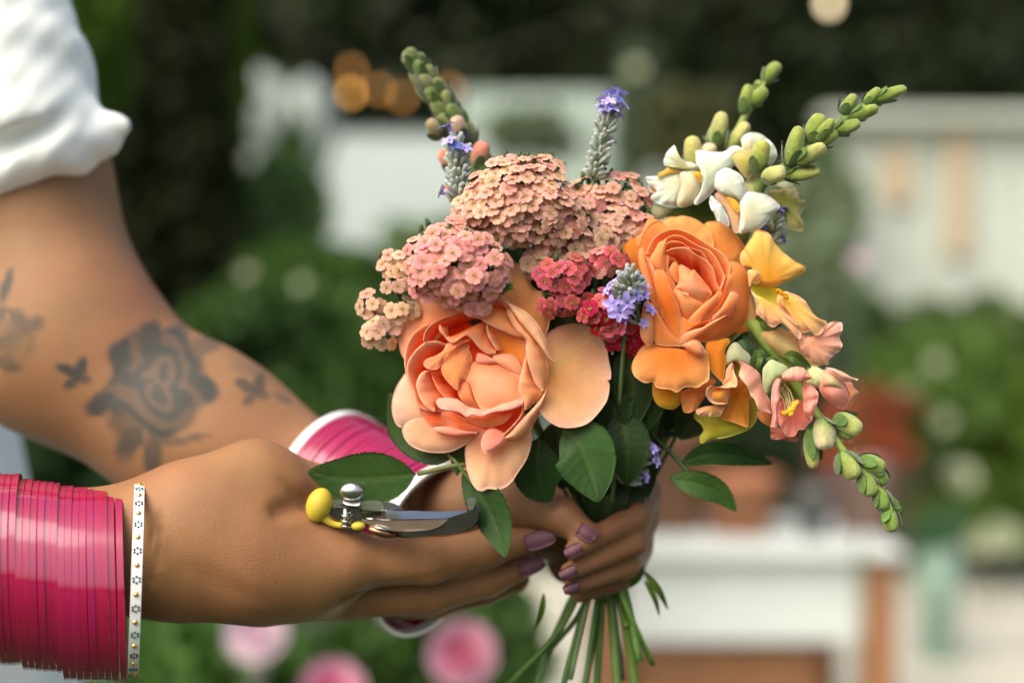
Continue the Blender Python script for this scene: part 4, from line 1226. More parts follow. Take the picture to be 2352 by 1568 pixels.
# hanging lower lips
petal(R, zA, [(945, 1290), (1000, 1345), (975, 1400), (900, 1460), (840, 1488), (795, 1470), (780, 1400), (800, 1320), (860, 1270)], -1, (0.92, 0.316, 0.148), (0.92, 0.484, 0.311), 2.5, (0, -6), c=(900, 1290), curl=1.2, rim=(0.95, 0.558, 0.370), pw=1.)
petal(R, zA, [(370, 1270), (440, 1255), (540, 1262), (640, 1290), (740, 1305), (740, 1320), (660, 1335), (560, 1345), (470, 1330), (400, 1305)], 0, (0.92, 0.353, 0.178), (0.92, 0.465, 0.296), 2.2, (0, -6), rim=(0.95, 0.558, 0.385), curl=1)
petal(R, zA, [(245, 1080), (330, 1120), (430, 1140), (500, 1200), (520, 1260), (440, 1258), (370, 1268), (310, 1210), (265, 1140)], 5, ORNG, (0.90, 0.372, 0.178), 2.0, (0, -4), rim=(0.95, 0.521, 0.311))
petal(R, zA, [(430, 1140), (520, 1130), (640, 1190), (760, 1260), (830, 1290), (740, 1306), (640, 1295), (560, 1270), (500, 1200)], 3.2, (0.90, 0.223, 0.044), (0.92, 0.353, 0.148), 3.0, (0, -5), rim=(0.95, 0.465, 0.266))
petal(R, zA, [(640, 1170), (800, 1150), (960, 1150), (1050, 1150), (1010, 1200), (950, 1240), (860, 1265), (760, 1255), (690, 1220)], 1.8, (0.92, 0.260, 0.059), (0.92, 0.391, 0.148), 3.0, (0, -5), rim=(0.95, 0.465, 0.222))
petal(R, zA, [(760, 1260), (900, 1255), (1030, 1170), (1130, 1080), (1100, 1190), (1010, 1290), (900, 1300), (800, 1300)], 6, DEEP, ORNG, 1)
# frilled lower lip of the cup
strip(R, zA, [(392, 1040), (430, 1100), (500, 1120), (560, 1130), (610, 1140), (660, 1175), (710, 1150), (780, 1172), (860, 1145), (960, 1125), (1060, 1105), (1135, 1075)], [(410, 1015), (450, 1012), (520, 1010), (580, 1025), (640, 1065), (700, 1095), (800, 1112), (880, 1095), (960, 1060), (1040, 1040), (1100, 1022), (1138, 1020)], [-4, -6, -6.5, -7, -6.5, -6, -5, -3], [-2, -3, -3, -3, -1], (0.92, 0.484, 0.326), (0.95, 0.465, 0.281), 1.0, roll=1.4, rim=(.9, .66, .6), wav=.6)
# inner left petals
strip(R, zA, [(345, 780), (280, 800), (240, 870), (238, 930), (262, 1010), (310, 1085), (385, 1130)], [(350, 785), (370, 840), (400, 900), (430, 960), (470, 1010), (440, 1040), (400, 1080)], [3, -1, -2, -2, -2], [8, 8, 5], (0.95, 0.446, 0.222), (0.92, 0.223, 0.044), 2.2, rim=(0.95, 0.577, 0.340))
strip(R, zA, [(350, 785), (375, 860), (420, 950), (480, 1012)], [(450, 770), (500, 880), (580, 940), (600, 1010)], [5, 3, 2], 12, (0.92, 0.279, 0.089), DEEP, 1.0, rim=(0.95, 0.391, 0.178))
petal(R, zA, [(500, 545), (600, 525), (700, 512), (640, 548), (560, 585), (490, 625), (460, 680), (440, 740), (400, 772), (340, 772), (298, 745), (288, 710), (320, 678), (400, 655), (460, 620), (475, 580)], 1.5, (0.88, 0.372, 0.118), (0.90, 0.391, 0.163), 1.0, (1, -2), c=(455, 660), rim=(0.95, 0.521, 0.266), ruf=.3)
# swirl in the upper half
strip(R, zA, [(432, 390), (430, 440), (470, 490), (530, 545), (600, 515), (660, 485), (710, 520), (770, 590), (840, 640), (905, 640)], [(445, 400), (500, 430), (510, 490), (560, 480), (640, 440), (740, 390), (830, 370), (850, 430), (880, 530), (910, 600)], [1, 0, -1, 1, 3, 3], [3, 4, 6, 8, 6], (0.95, 0.409, 0.178), (0.92, 0.242, 0.044), 1.6, rim=(0.95, 0.558, 0.340))
petal(R, zA, [(850, 385), (940, 430), (1060, 470), (1160, 510), (1170, 640), (1150, 740), (1115, 830), (1000, 770), (930, 720), (880, 670), (930, 600), (880, 510)], 6, (0.95, 0.316, 0.030), (0.95, 0.335, 0.104), -1.5, (-2, 2), c=(1010, 600), rim=(0.95, 0.419, 0.185))
strip(R, zA, [(835, 380), (830, 430), (850, 500), (890, 570), (915, 610)], [(855, 385), (880, 450), (915, 520), (950, 580), (960, 610)], [1, 1, 2], [4, 5], (0.95, 0.521, 0.266), (0.95, 0.316, 0.089), .8, rim=(0.95, 0.577, 0.340))
petal(R, zA, [(880, 655), (940, 640), (1050, 650), (1120, 740), (1118, 832), (1040, 790), (960, 740), (900, 700)], 4, (0.95, 0.512, 0.222), (0.95, 0.465, 0.237), 1.2, rim=(0.95, 0.558, 0.333))
petal(R, zA, [(755, 630), (820, 650), (900, 690), (940, 712), (850, 722), (745, 706), (740, 670)], 4, (0.92, 0.391, 0.192), (0.92, 0.484, 0.296), 1, rim=(0.95, 0.558, 0.370))
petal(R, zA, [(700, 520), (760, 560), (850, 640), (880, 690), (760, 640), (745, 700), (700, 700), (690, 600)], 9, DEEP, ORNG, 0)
# heart: tan petal and big cream petal folded over
petal(R, zA, [(490, 620), (580, 575), (660, 545), (685, 570), (680, 600), (700, 640), (708, 700), (690, 740), (670, 800), (650, 850), (610, 880), (575, 945), (510, 890), (460, 830), (440, 770), (455, 690)], 3.5, (0.88, 0.353, 0.096), (0.88, 0.409, 0.148), 2.2, (2, -4), c=(600, 780), rim=(0.92, 0.428, 0.148), ruf=.3)
petal(R, zA, [(580, 940), (600, 880), (655, 850), (700, 930), (740, 1040), (805, 1112), (740, 1105), (660, 1070), (600, 1010)], 3.5, (0.92, 0.316, 0.089), (0.95, 0.391, 0.163), 2.0, (0, 0), rim=(0.95, 0.465, 0.222))
petal(R, zA, [(700, 705), (780, 712), (860, 722), (930, 706), (1000, 760), (1080, 810), (1118, 840), (1110, 960), (1138, 1020), (1080, 1070), (960, 1100), (800, 1115), (750, 1060), (715, 980), (690, 900), (648, 860), (660, 810), (685, 770)], 1.5, (0.95, 0.502, 0.252), (0.95, 0.307, 0.089), 3.0, (0, -9), c=(820, 870), rim=(0.95, 0.558, 0.333), pw=1.4)
M['calyx'] = M['leaf']
stem_to(roseA, (1170, 880, 24), (1255, 1640), .0021)

# leaves of the big rose
twig(roseA, [(1230, 1085, 40), (1150, 1070, 22), (1052, 1068, 8), (960, 1088, 12)], .0011, (.10, .12, .03))
leaf(roseA, [(958, 1088, 12), (880, 1097, 19), (800, 1100, 22), (712, 1084, 22)], 66, (.018, .060, .014), fold=.8, teeth=22, tooth=.07, shape=.45, side=-1.5)
twig(roseA, [(1052, 1068, 8), (1045, 1058, 9), (1030, 1045, 12)], .0009)
leaf(roseA, [(1040, 1052, 14), (990, 1030, 17), (930, 985, 22), (895, 905, 28)], 46, (.016, .052, .016), fold=1, teeth=18, tooth=.08, side=2)
twig(roseA, [(1052, 1068, 8), (1070, 1090, 8), (1085, 1110, 8)], .0009)
leaf(roseA, [(1062, 1078, 12), (1100, 1130, 9), (1135, 1195, 6), (1160, 1275, 2)], 47, (.018, .066, .022), fold=1.6, teeth=16, tooth=.10, side=3, shape=.46)
leaf(roseA, [(1290, 985, 12), (1330, 1020, 8), (1355, 1080, 6), (1372, 1146, 3)], 76, (.016, .064, .014), fold=1.6, teeth=26, tooth=.07, shape=.40, side=-2)
leaf(roseA, [(1240, 1000, 22), (1235, 1060, 22), (1240, 1110, 24), (1262, 1148, 26)], 62, (.012, .046, .014), fold=1, teeth=18, tooth=.07, shape=.5)
leaf(roseA, [(1120, 1000, 30), (1065, 1025, 22), (1052, 1055, 16), (1050, 1090, 12)], 26, (.025, .09, .02), teeth=8)

# ---- the orange rose ----------------------------------------------------
roseB = thing('garden_rose', 'smaller tightly layered orange rose right of the lavender', 'rose', P(1600, 660, 28))
R = roseB
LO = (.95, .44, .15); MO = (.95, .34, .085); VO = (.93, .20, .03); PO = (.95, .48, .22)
petal(R, zB, [(330, 330), (330, 200), (430, 170), (520, 115), (600, 112), (640, 100), (740, 118), (850, 180), (910, 250), (945, 330), (940, 420), (800, 520), (600, 560), (400, 520), (310, 480)], 15, MO, (0.95, 0.446, 0.111), 0, (0, -3), c=(620, 450), curl=1.6, rim=(0.95, 0.500, 0.163), ruf=.5)
petal(R, zB, [(860, 190), (950, 152), (1040, 170), (1120, 240), (1190, 310), (1245, 400), (1220, 500), (1140, 560), (1000, 560), (880, 400)], 19, (0.92, 0.360, 0.067), (0.92, 0.424, 0.104), 1, (3, -2), c=(1000, 440), curl=1.5, rim=(0.95, 0.478, 0.148))
petal(R, zB, [(60, 620), (45, 480), (90, 390), (180, 310), (225, 340), (270, 330), (300, 480), (240, 620)], 17, (0.80, 0.260, 0.030), (0.86, 0.296, 0.030), 1, (-3, 0), rim=(0.90, 0.382, 0.074))
petal(R, zB, [(200, 320), (260, 270), (320, 140), (380, 130), (430, 160), (360, 240), (300, 400), (240, 420)], 16, MO, (0.95, 0.488, 0.133), 1)
petal(R, zS, [(-10, 330), (80, 250), (300, 270), (560, 330), (690, 300), (720, 420), (725, 530), (715, 620), (660, 660), (600, 698), (500, 690), (430, 718), (390, 752), (330, 720), (225, 708), (165, 690), (150, 640), (70, 652), (0, 620), (-60, 560), (-75, 460)], -1, (0.92, 0.254, 0.022), (0.92, 0.446, 0.118), 4, (0, -7), c=(330, 300), curl=1.6, rim=(0.95, 0.484, 0.192), pw=1.5, ruf=.6)
petal(R, zS, [(690, 240), (800, 215), (910, 188), (928, 230), (885, 320), (892, 420), (880, 540), (852, 632), (800, 590), (740, 520), (700, 400)], 6, (0.86, 0.296, 0.022), (0.88, 0.382, 0.030), 2.5, (2, -2), rim=(0.95, 0.478, 0.074), c=(800, 330))
petal(R, zS, [(140, 660), (160, 620), (440, 720), (440, 800), (420, 870), (350, 918), (250, 905), (180, 860), (140, 770)], 9, (0.70, 0.360, 0.020), (0.74, 0.440, 0.040), 2, (0, -3), curl=1)
petal(R, zS, [(440, 740), (600, 680), (740, 600), (790, 640), (700, 760), (600, 900), (520, 955), (450, 930)], 8, (0.76, 0.280, 0.050), (0.80, 0.360, 0.100), 2, (0, -2), ruf=.6)
# outer right wall of the cup
petal(R, zB, [(1095, 545), (1150, 530), (1220, 560), (1275, 620), (1290, 740), (1288, 900), (1282, 1040), (1210, 1170), (1090, 1255), (960, 1300), (850, 1318), (770, 1280), (720, 1240), (900, 1120), (1000, 1000), (1080, 800)], 9, MO, (0.92, 0.382, 0.081), 7, (5, 5), c=(1080, 980), curl=1.5, rim=(0.95, 0.466, 0.133), pw=1.2)
# backing bowl, its deep orange red standing in for shadow in the gaps
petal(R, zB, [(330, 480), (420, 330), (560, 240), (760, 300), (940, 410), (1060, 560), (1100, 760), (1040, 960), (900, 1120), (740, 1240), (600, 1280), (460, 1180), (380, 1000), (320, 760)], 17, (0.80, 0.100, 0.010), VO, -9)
# left standing petals
petal(R, zB, [(245, 400), (300, 245), (370, 170), (450, 160), (500, 240), (480, 330), (440, 440), (380, 560), (350, 660), (300, 560)], 8, VO, (0.95, 0.446, 0.104), -2, (-2, -2), c=(390, 560), rim=(0.95, 0.465, 0.185))
petal(R, zB, [(245, 395), (275, 430), (300, 520), (340, 640), (380, 780), (410, 930), (420, 1040), (380, 1000), (340, 900), (280, 760), (235, 560), (228, 460)], 4, (0.95, 0.360, 0.089), (0.95, 0.466, 0.148), 2, (-3, 2), rim=(0.95, 0.539, 0.281))
strip(R, zB, [(288, 488), (340, 540), (385, 640), (420, 760), (445, 880), (458, 1000), (462, 1085)], [(290, 500), (310, 570), (350, 680), (390, 800), (410, 920), (425, 1030), (445, 1080)], [2, -.5, -1, 0], [4, 4], (0.95, 0.484, 0.222), VO, .5, roll=.6, rim=(0.95, 0.558, 0.311))
petal(R, zB, [(480, 335), (500, 318), (495, 380), (478, 480), (475, 622), (430, 640), (360, 610), (330, 540), (380, 440), (430, 350)], 3, MO, (0.95, 0.466, 0.133), 1.6, (-2, 1), rim=(0.95, 0.512, 0.244), c=(420, 560))
petal(R, zB, [(440, 610), (480, 640), (520, 740), (570, 860), (610, 950), (636, 1060), (645, 1180), (640, 1260), (620, 1312), (560, 1250), (500, 1150), (450, 1020), (400, 860), (378, 700), (385, 610)], 0, (0.95, 0.234, 0.022), (0.95, 0.360, 0.074), 2.4, (-3, 1), rim=(0.95, 0.521, 0.252), pw=2, c=(500, 950))
petal(R, zB, [(345, 930), (400, 1010), (440, 1065), (520, 1195), (600, 1290), (655, 1350), (560, 1352), (450, 1347), (385, 1315), (368, 1180), (355, 1050)], -2, (0.92, 0.318, 0.059), (0.92, 0.424, 0.111), 2.2, (0, 0), rim=(0.95, 0.539, 0.266))
petal(R, zB, [(280, 950), (330, 915), (370, 1040), (386, 1200), (372, 1310), (330, 1350), (280, 1312), (246, 1240), (250, 1100)], -4, (0.90, 0.402, 0.133), (0.90, 0.466, 0.192), 3, (0, 0), curl=1)
petal(R, zB, [(640, 1340), (700, 1310), (760, 1285), (820, 1312), (860, 1380), (852, 1440), (790, 1446), (720, 1405), (670, 1370)], -4, (0.92, 0.382, 0.133), (0.95, 0.466, 0.222), 2.5, (0, -3), curl=1.5, rim=(0.95, 0.465, 0.266), c=(720, 1340))
# arcs on the upper right
strip(R, zB, [(300, 470), (370, 330), (480, 255), (600, 235), (720, 275), (840, 345), (940, 405), (1040, 470), (1110, 580), (1100, 660), (1050, 740)], [(440, 480), (480, 400), (540, 340), (620, 340), (720, 390), (820, 460), (900, 560), (960, 660), (990, 740), (1000, 800), (1000, 830)], [8, 6, 4, 4, 3, 2, 2], 14, (0.95, 0.446, 0.126), VO, 1, rim=(0.95, 0.484, 0.222))
strip(R, zB, [(478, 330), (560, 295), (640, 300), (720, 345), (820, 400), (910, 440), (980, 520), (1040, 640), (1060, 720), (1012, 810)], [(500, 420), (580, 400), (650, 400), (720, 450), (790, 520), (860, 600), (910, 700), (940, 780), (960, 830), (980, 850)], [4, 3, 2, 1, 1, 2], 13, (0.95, 0.424, 0.133), (0.88, 0.138, 0.015), 1, rim=(0.95, 0.465, 0.222))
strip(R, zB, [(480, 390), (540, 350), (640, 360), (720, 410), (840, 450), (900, 540)], [(520, 440), (600, 430), (680, 430), (760, 480), (820, 520), (860, 580)], [5, 3.5, 3.5, 4], 9, (0.95, 0.382, 0.104), VO, .6, rim=(0.95, 0.488, 0.192))
strip(R, zB, [(478, 455), (560, 418), (690, 410), (750, 455), (800, 490), (880, 535), (945, 610), (970, 700), (985, 760), (1010, 800)], [(560, 500), (640, 560), (740, 625), (800, 620), (840, 690), (880, 760), (910, 800), (930, 840), (940, 860), (960, 870)], [4, 1, -1, -1, -1, 0, 1], [12, 13, 12, 10, 8], (0.95, 0.392, 0.133), (0.80, 0.100, 0.020), 1.2, rim=(0.95, 0.465, 0.252))
petal(R, zB, [(478, 480), (520, 485), (525, 560), (515, 640), (560, 720), (580, 760), (550, 830), (500, 740), (470, 620)], 5, MO, (0.95, 0.446, 0.133), 1, rim=(0.95, 0.512, 0.237))
petal(R, zB, [(520, 640), (545, 570), (575, 540), (605, 565), (628, 640), (615, 740), (570, 720)], 5.5, MO, (0.95, 0.466, 0.148), 1, rim=(0.95, 0.512, 0.237))
petal(R, zB, [(620, 575), (690, 595), (740, 630), (762, 618), (850, 720), (930, 830), (920, 870), (850, 950), (760, 930), (640, 840), (570, 800), (615, 740)], 3, (0.95, 0.484, 0.222), (0.95, 0.382, 0.104), 4, (1, 1), rim=(0.95, 0.512, 0.259), c=(730, 790))
petal(R, zB, [(552, 820), (600, 800), (680, 840), (760, 880), (850, 950), (790, 1040), (720, 1098), (640, 1062), (600, 950)], 2.5, (0.95, 0.466, 0.148), (0.95, 0.360, 0.089), 3, (0, 1), rim=(0.95, 0.484, 0.237))
petal(R, zB, [(640, 832), (680, 840), (712, 852), (695, 872), (665, 870)], -1.5, (0.96, 0.577, 0.326), (0.96, 0.577, 0.326), .6, n=30, nr=6)
# lower right folds
petal(R, zB, [(705, 1105), (830, 970), (940, 880), (1015, 812), (1025, 860), (960, 960), (880, 1050), (795, 1138)], -1, MO, (0.95, 0.424, 0.118), 1.4, (2, 2), rim=(0.96, 0.558, 0.311))
strip(R, zB, [(1060, 675), (1035, 740), (1008, 815)], [(1075, 690), (1062, 780), (1022, 870)], [1, 0], [3, 3], (0.95, 0.465, 0.237), MO, .8, rim=(0.95, 0.539, 0.311))
petal(R, zB, [(1102, 650), (1122, 690), (1100, 780), (1080, 880), (1010, 1000), (930, 1070), (870, 1095), (850, 1075), (950, 960), (1022, 870), (1060, 790), (1085, 690)], 1, VO, (0.95, 0.424, 0.104), 1.6, (2, 2), rim=(0.96, 0.539, 0.281))
petal(R, zB, [(1110, 830), (1160, 828), (1188, 880), (1150, 980), (1105, 1058), (1040, 1072), (960, 1112), (930, 1080), (1010, 1000), (1080, 890)], 0, (0.95, 0.318, 0.074), (0.95, 0.466, 0.192), 2.2, (2, 3), rim=(0.95, 0.484, 0.281))
petal(R, zB, [(620, 1312), (650, 1240), (750, 1195), (850, 1170), (950, 1110), (1075, 1050), (1020, 1100), (950, 1150), (850, 1225), (740, 1292), (645, 1325)], -3, (0.95, 0.424, 0.148), (0.95, 0.488, 0.207), 1.8, (2, 1), rim=(0.96, 0.539, 0.311))
petal(R, zB, [(640, 1070), (700, 1105), (770, 1138), (860, 1112), (945, 1088), (910, 1110), (800, 1165), (700, 1215), (645, 1245)], 0, (0.95, 0.276, 0.037), (0.95, 0.340, 0.074), 1.5, rim=(0.96, 0.502, 0.252))
petal(R, zB, [(780, 1180), (860, 1130), (940, 1095), (980, 1095), (900, 1150), (800, 1200)], 5, (0.50, 0.040, 0.010), (0.70, 0.080, 0.020), 0, n=30, nr=6)  # dark gap between the folds, its shadow painted as dark red
stem_to(roseB, (1600, 700, 32), (1500, 1520), .0019, mid=(1530, 900, 40))
leaf(roseB, [(1690, 480, 34), (1640, 498, 30), (1590, 500, 27), (1535, 496, 26)], 44, (0.03, 0.070, 0.012), fold=1, teeth=20, tooth=.14, shape=.45)
twig(roseB, [(1440, 1010, 50), (1475, 990, 44), (1500, 1000, 42), (1560, 1060, 36), (1600, 1105, 32)], .0012, (0.04, 0.075, 0.025))
leaf(roseB, [(1565, 1062, 36), (1630, 1042, 34), (1700, 1048, 36), (1772, 1066, 42)], 29, (0.02, 0.070, 0.026), fold=1, teeth=16, tooth=.06, side=1.2)
leaf(roseB, [(1536, 1097, 32), (1590, 1108, 30), (1650, 1130, 30), (1690, 1172, 32)], 33, (0.03, 0.095, 0.026), fold=1.4, teeth=18, tooth=.10, side=-1, shape=.46)
leaf(roseB, [(1500, 988, 44), (1530, 985, 46), (1560, 985, 50), (1578, 980, 54)], 20, (0.01, 0.040, 0.020), teeth=8)
# ---- yarrow: domes of tiny five-petalled florets --------------------------
def floret_mesh(name, cp, ce, seed, petals=5, notch=.10):
    rs = np.random.RandomState(seed)
    parts = []
    for k in range(petals):
        a = 2 * np.pi * k / petals + rs.uniform(-.08, .08)
        v = np.linspace(0, 1, 6); u = np.linspace(-1, 1, 7)
        V, C = [], []
        lift = rs.uniform(-.04, .10); wid = rs.uniform(.43, .49)
        for q in v:
            w = wid * (math.sin(math.pi * min(q * .70 + .06, 1))) ** .7
            x = .16 + .84 * q - .10 * u ** 2 * (q > .6) * q - notch * np.exp(-(u / .18) ** 2) * q ** 6
            y = u * w
            z = lift * q + .05 * math.sin(q * 3.14) - .05 * np.abs(u) ** 2 * q + .02 * np.sin(9 * u + seed) * q
            V.append(np.stack([x * math.cos(a) - y * math.sin(a), x * math.sin(a) + y * math.cos(a), z + .02 * k], 1))
            C.append(lerp(cp, ce, np.full(7, q ** 1.4)) * (1 - .06 * np.abs(u))[:, None])
        parts.append((np.concatenate(V), gridfaces(6, 7), np.concatenate(C)))
    V, f, c = joinm(parts)
    return mesh_only(name, V, f, M['floret'], c)
def disc_mesh(name, ca, cb, seed):
    rs = np.random.RandomState(seed)
    parts = []
    for k in range(9):
        a = rs.uniform(0, 6.28) if k else 0; r = .20 * math.sqrt(k / 9)
        V, f = dome('b', None, .050)
        tall = rs.uniform(.8, 2.0)
        V = V * [1, 1, tall] + [r * math.cos(k * 2.4), r * math.sin(k * 2.4), .10]
        parts.append((V, f, lerp(ca, cb, rs.uniform(0, 1))))
    for k in range(11):                                  # stamens spreading over the petals
        a = rs.uniform(0, 6.28); r = rs.uniform(.24, .40)
        V, f = tube_vf([(0.1 * math.cos(a), .1 * math.sin(a), .12), (r * math.cos(a), r * math.sin(a), .26)], [.012, .030], 4)
        parts.append((V, f, lerp(ca, cb, rs.uniform(.3, 1))))
    V, f, c = joinm(parts)
    return mesh_only(name, V, f, M['disc'], c)
FM = {
    'peach': [floret_mesh('floret', (.72, .38, .27), (.84, .50, .40), s) for s in (1, 2, 3)],
    'pink': [floret_mesh('floret', (.74, .30, .26), (.84, .43, .40), s) for s in (4, 5, 6)],
    'tan': [floret_mesh('floret', (.60, .38, .26), (.74, .48, .36), s) for s in (7, 8)],
    'cream': [floret_mesh('floret', (.72, .47, .28), (.88, .56, .40), s) for s in (9, 10)],
    'rose': [floret_mesh('floret', (.50, .07, .09), (.66, .16, .19), s) for s in (11, 12, 13)],
    'crimson': [floret_mesh('floret', (.42, .012, .03), (.50, .02, .05), s) for s in (14, 15)],
}
DM = [disc_mesh('floret_disc', (.34, .20, .06), (.80, .56, .26), s) for s in (1, 2, 3)]
DMr = [disc_mesh('floret_disc', (.22, .08, .02), (.55, .34, .12), s) for s in (4, 5)]

def yarrow(label, patches, kinds, hub, spread, r=.0040, space=25.0, seed=0, group=None):
    """patches: (cx, cy, rx, ry, d, dome, rot, lean) domes of florets; kinds: floret colours by weight"""
    rs = np.random.RandomState(seed)
    t = thing('yarrow_flower', label, 'yarrow', P(*hub), group)
    stalks = []
    hubp = P(*hub)
    for (cx, cy, rx, ry, d, dm, rot, lean) in patches:
        step = space; rows_ = int(2 * ry / (step * .86)) + 3
        cr_, sr_ = math.cos(rot), math.sin(rot)
        for i in range(-rows_, rows_ + 1):
            for j in range(-30, 31):
                x = (j + .5 * (i % 2)) * step + rs.uniform(-.2, .2) * step; y = i * step * .86 + rs.uniform(-.2, .2) * step
                q = (x / rx) ** 2 + (y / ry) ** 2
                q *= 1 + .16 * math.sin(5 * math.atan2(y, x) + seed) + .10 * math.sin(9 * math.atan2(y, x) + seed * 2)
                if q > 1.04 or rs.rand() < .05: continue
                q = min(q, .98)
                px = cx + x * cr_ - y * sr_; py = cy + x * sr_ + y * cr_
                zz = math.sqrt(1 - q)
                dd = d - dm * zz + rs.uniform(-1.6, 1.6) + 2.2 * math.sin(px * .062 + seed) * math.sin(py * .075 + 1)
                # dome normal, leaning up as an umbel does
                nx, ny = (x / rx) * .75, (y / ry) * .75
                n = Vector((nx * cr_ - ny * sr_, -zz - .35, -(nx * sr_ + ny * cr_) + lean)) + Vector(rs.normal(size=3) * .24)
                pos = P(px, py, dd)
                kd = kinds[0] if rs.rand() < .72 or len(kinds) == 1 else kinds[rs.randint(1, len(kinds))]
                rr = r * rs.uniform(.84, 1.12)
                Mx = Matrix.Translation(Vector(pos)) @ n.to_track_quat('Z', 'Y').to_matrix().to_4x4() @ Matrix.Rotation(rs.uniform(0, 6.28), 4, 'Z') @ Matrix.Scale(rr, 4)
                o = inst(FM[kd][rs.randint(len(FM[kd]))], t, Mx, 'floret')
                dmesh = DMr if kd in ('rose', 'crimson') else DM
                dsc = bpy.data.objects.new('floret_disc', dmesh[rs.randint(len(dmesh))]); scene.collection.objects.link(dsc); dsc.parent = o
                pn = np.array(n.normalized())
                joint = P(cx + (px - cx) * .45, cy + (py - cy) * .45 + 24, d + 9)
                stalks.append((*tube_vf([pos - pn * .0003, pos - pn * .006, joint], [.0011, .0005, .0006], 5), (.06, .11, .03)))
        stalks.append((*tube_vf(cr([P(cx, cy + 18, d + 8), P((cx + hub[0]) / 2, (cy + hub[1]) / 2 + 12, (d + hub[2]) / 2 + 6), hubp], 10), [.0011, .0013], 6), (.06, .12, .03)))
        # little green bracts packed under the florets
        for k in range(int(rx * ry / 160)):
            a = rs.uniform(0, 6.28); q = math.sqrt(rs.rand()) * .88
            c = P(cx + rx * q * math.cos(a), cy + ry * q * math.sin(a), d - dm * math.sqrt(1 - q * q) + rs.uniform(5, 9))
            v, f = tube_vf([c, c + np.array([rs.uniform(-.002, .002), -.001, .004])], [.0017, .0008], 5)
            stalks.append((v, f, (.045, .085, .022)))
    v, f, c = joinm(stalks)
    mk('stalks', v, f, M['stem'], t, c)
    if spread: stem_to(t, hub, spread, .0015, (.05, .11, .025))
    return t
yarrow('large salmon yarrow dome at the top of the bouquet', [(1185, 455, 132, 98, 6, 15, -.1, .6), (1262, 505, 92, 62, 8, 8, .1, .5), (1092, 488, 66, 50, 10, 8, -.5, .5), (1190, 392, 62, 36, 12, 8, 0, .9)], ['peach', 'pink', 'tan'], (1215, 640, 26), (1180, 1620), seed=21)
yarrow('pink salmon yarrow dome above the big peach rose', [(1050, 605, 122, 84, -4, 15, .1, .3), (1015, 565, 82, 54, 2, 9, -.5, .5), (1075, 682, 60, 36, -2, 5, .2, 0), (1000, 655, 62, 40, 0, 6, .3, 0)], ['pink', 'peach', 'pink'], (1110, 760, 22), (1230, 1600), seed=22)
yarrow('tan shaded yarrow head between the salmon dome and orange rose', [(1310, 555, 108, 66, 18, 10, 0, .3), (1258, 605, 62, 40, 14, 6, 0, .1), (1380, 540, 70, 50, 22, 6, 0, .3)], ['tan', 'peach'], (1300, 720, 34), (1260, 1640), seed=23, r=.0042)
yarrow('flat topped salmon yarrow behind, beside the white snapdragon', [(1400, 450, 100, 56, 32, 10, -.1, .9), (1440, 510, 62, 52, 26, 8, .3, .8), (1350, 470, 60, 45, 30, 8, 0, .8)], ['peach', 'tan', 'pink'], (1400, 660, 44), (1390, 1640), seed=24)
yarrow('small blurred yarrow tuft behind the top of the salmon dome', [(1262, 388, 46, 24, 52, 8, .15, 1.)], ['peach'], (1265, 520, 56), None, seed=25)
yarrow('pale yarrow sprig at the left tip, lower cluster', [(866, 762, 46, 34, 14, 6, .2, .2), (852, 700, 26, 30, 16, 4, 0, .2)], ['cream', 'tan'], (905, 800, 24), None, seed=26)
yarrow('pale yarrow sprig tucked against the left edge of the peach rose', [(925, 712, 32, 28, 14, 5, 0, .2), (912, 655, 34, 22, 12, 5, 0, .2)], ['cream', 'tan'], (950, 780, 26), None, seed=27)
yarrow('pale yarrow cluster on the left shoulder of the pink dome', [(905, 605, 34, 30, 14, 6, 0, .4)], ['cream', 'peach'], (960, 700, 24), None, seed=28)
yarrow('rose pink yarrow cluster between the two roses', [(1290, 632, 58, 44, 0, 9, .1, .3), (1292, 692, 52, 28, 0, 6, -.1, 0)], ['rose'], (1330, 790, 26), (1330, 1640), seed=29)
yarrow('rose pink yarrow behind the front lavender', [(1392, 598, 48, 30, 8, 6, 0, .4)], ['rose', 'pink'], (1385, 720, 28), None, seed=30)
yarrow('deeper pink yarrow cluster left of the front lavender', [(1382, 712, 56, 42, 2, 8, .2, .2), (1400, 752, 46, 26, 4, 6, 0, 0)], ['rose', 'rose', 'crimson'], (1385, 830, 28), (1430, 1640), seed=31)
yarrow('dark crimson yarrow in the shade under the lavender', [(1438, 778, 52, 34, 14, 7, .1, .1)], ['crimson'], (1425, 870, 32), (1290, 1640), seed=32, r=.0030, space=21)

# feathery yarrow leaf over the peach rose
yl = thing('yarrow_leaf', 'small feathery green yarrow leaf lying over the peach rose', 'leaf', P(1130, 665, 0))
c = cr([P(1108, 655, 4), P(1140, 662, -4), P(1178, 656, -6)], 22)
parts = [(*tube_vf(c, [.0006, .0003], 5), (.05, .12, .02))]
for i in range(3, 21):
    for s in (-1, 1):
        l = .0032 * math.sin(math.pi * (i + 2) / 26)
        e = c[i] + np.array([l * .6, rnd.uniform(-.001, .001), s * l])
        parts.append((*tube_vf([c[i], c[i] * .5 + e * .5 + [0, -.0003, 0], e], [.0004, .0005, .0001], 4), (.05, .13, .02)))
v, f, cc = joinm(parts)
mk('leaflets', v, f, M['stem'], yl, cc)

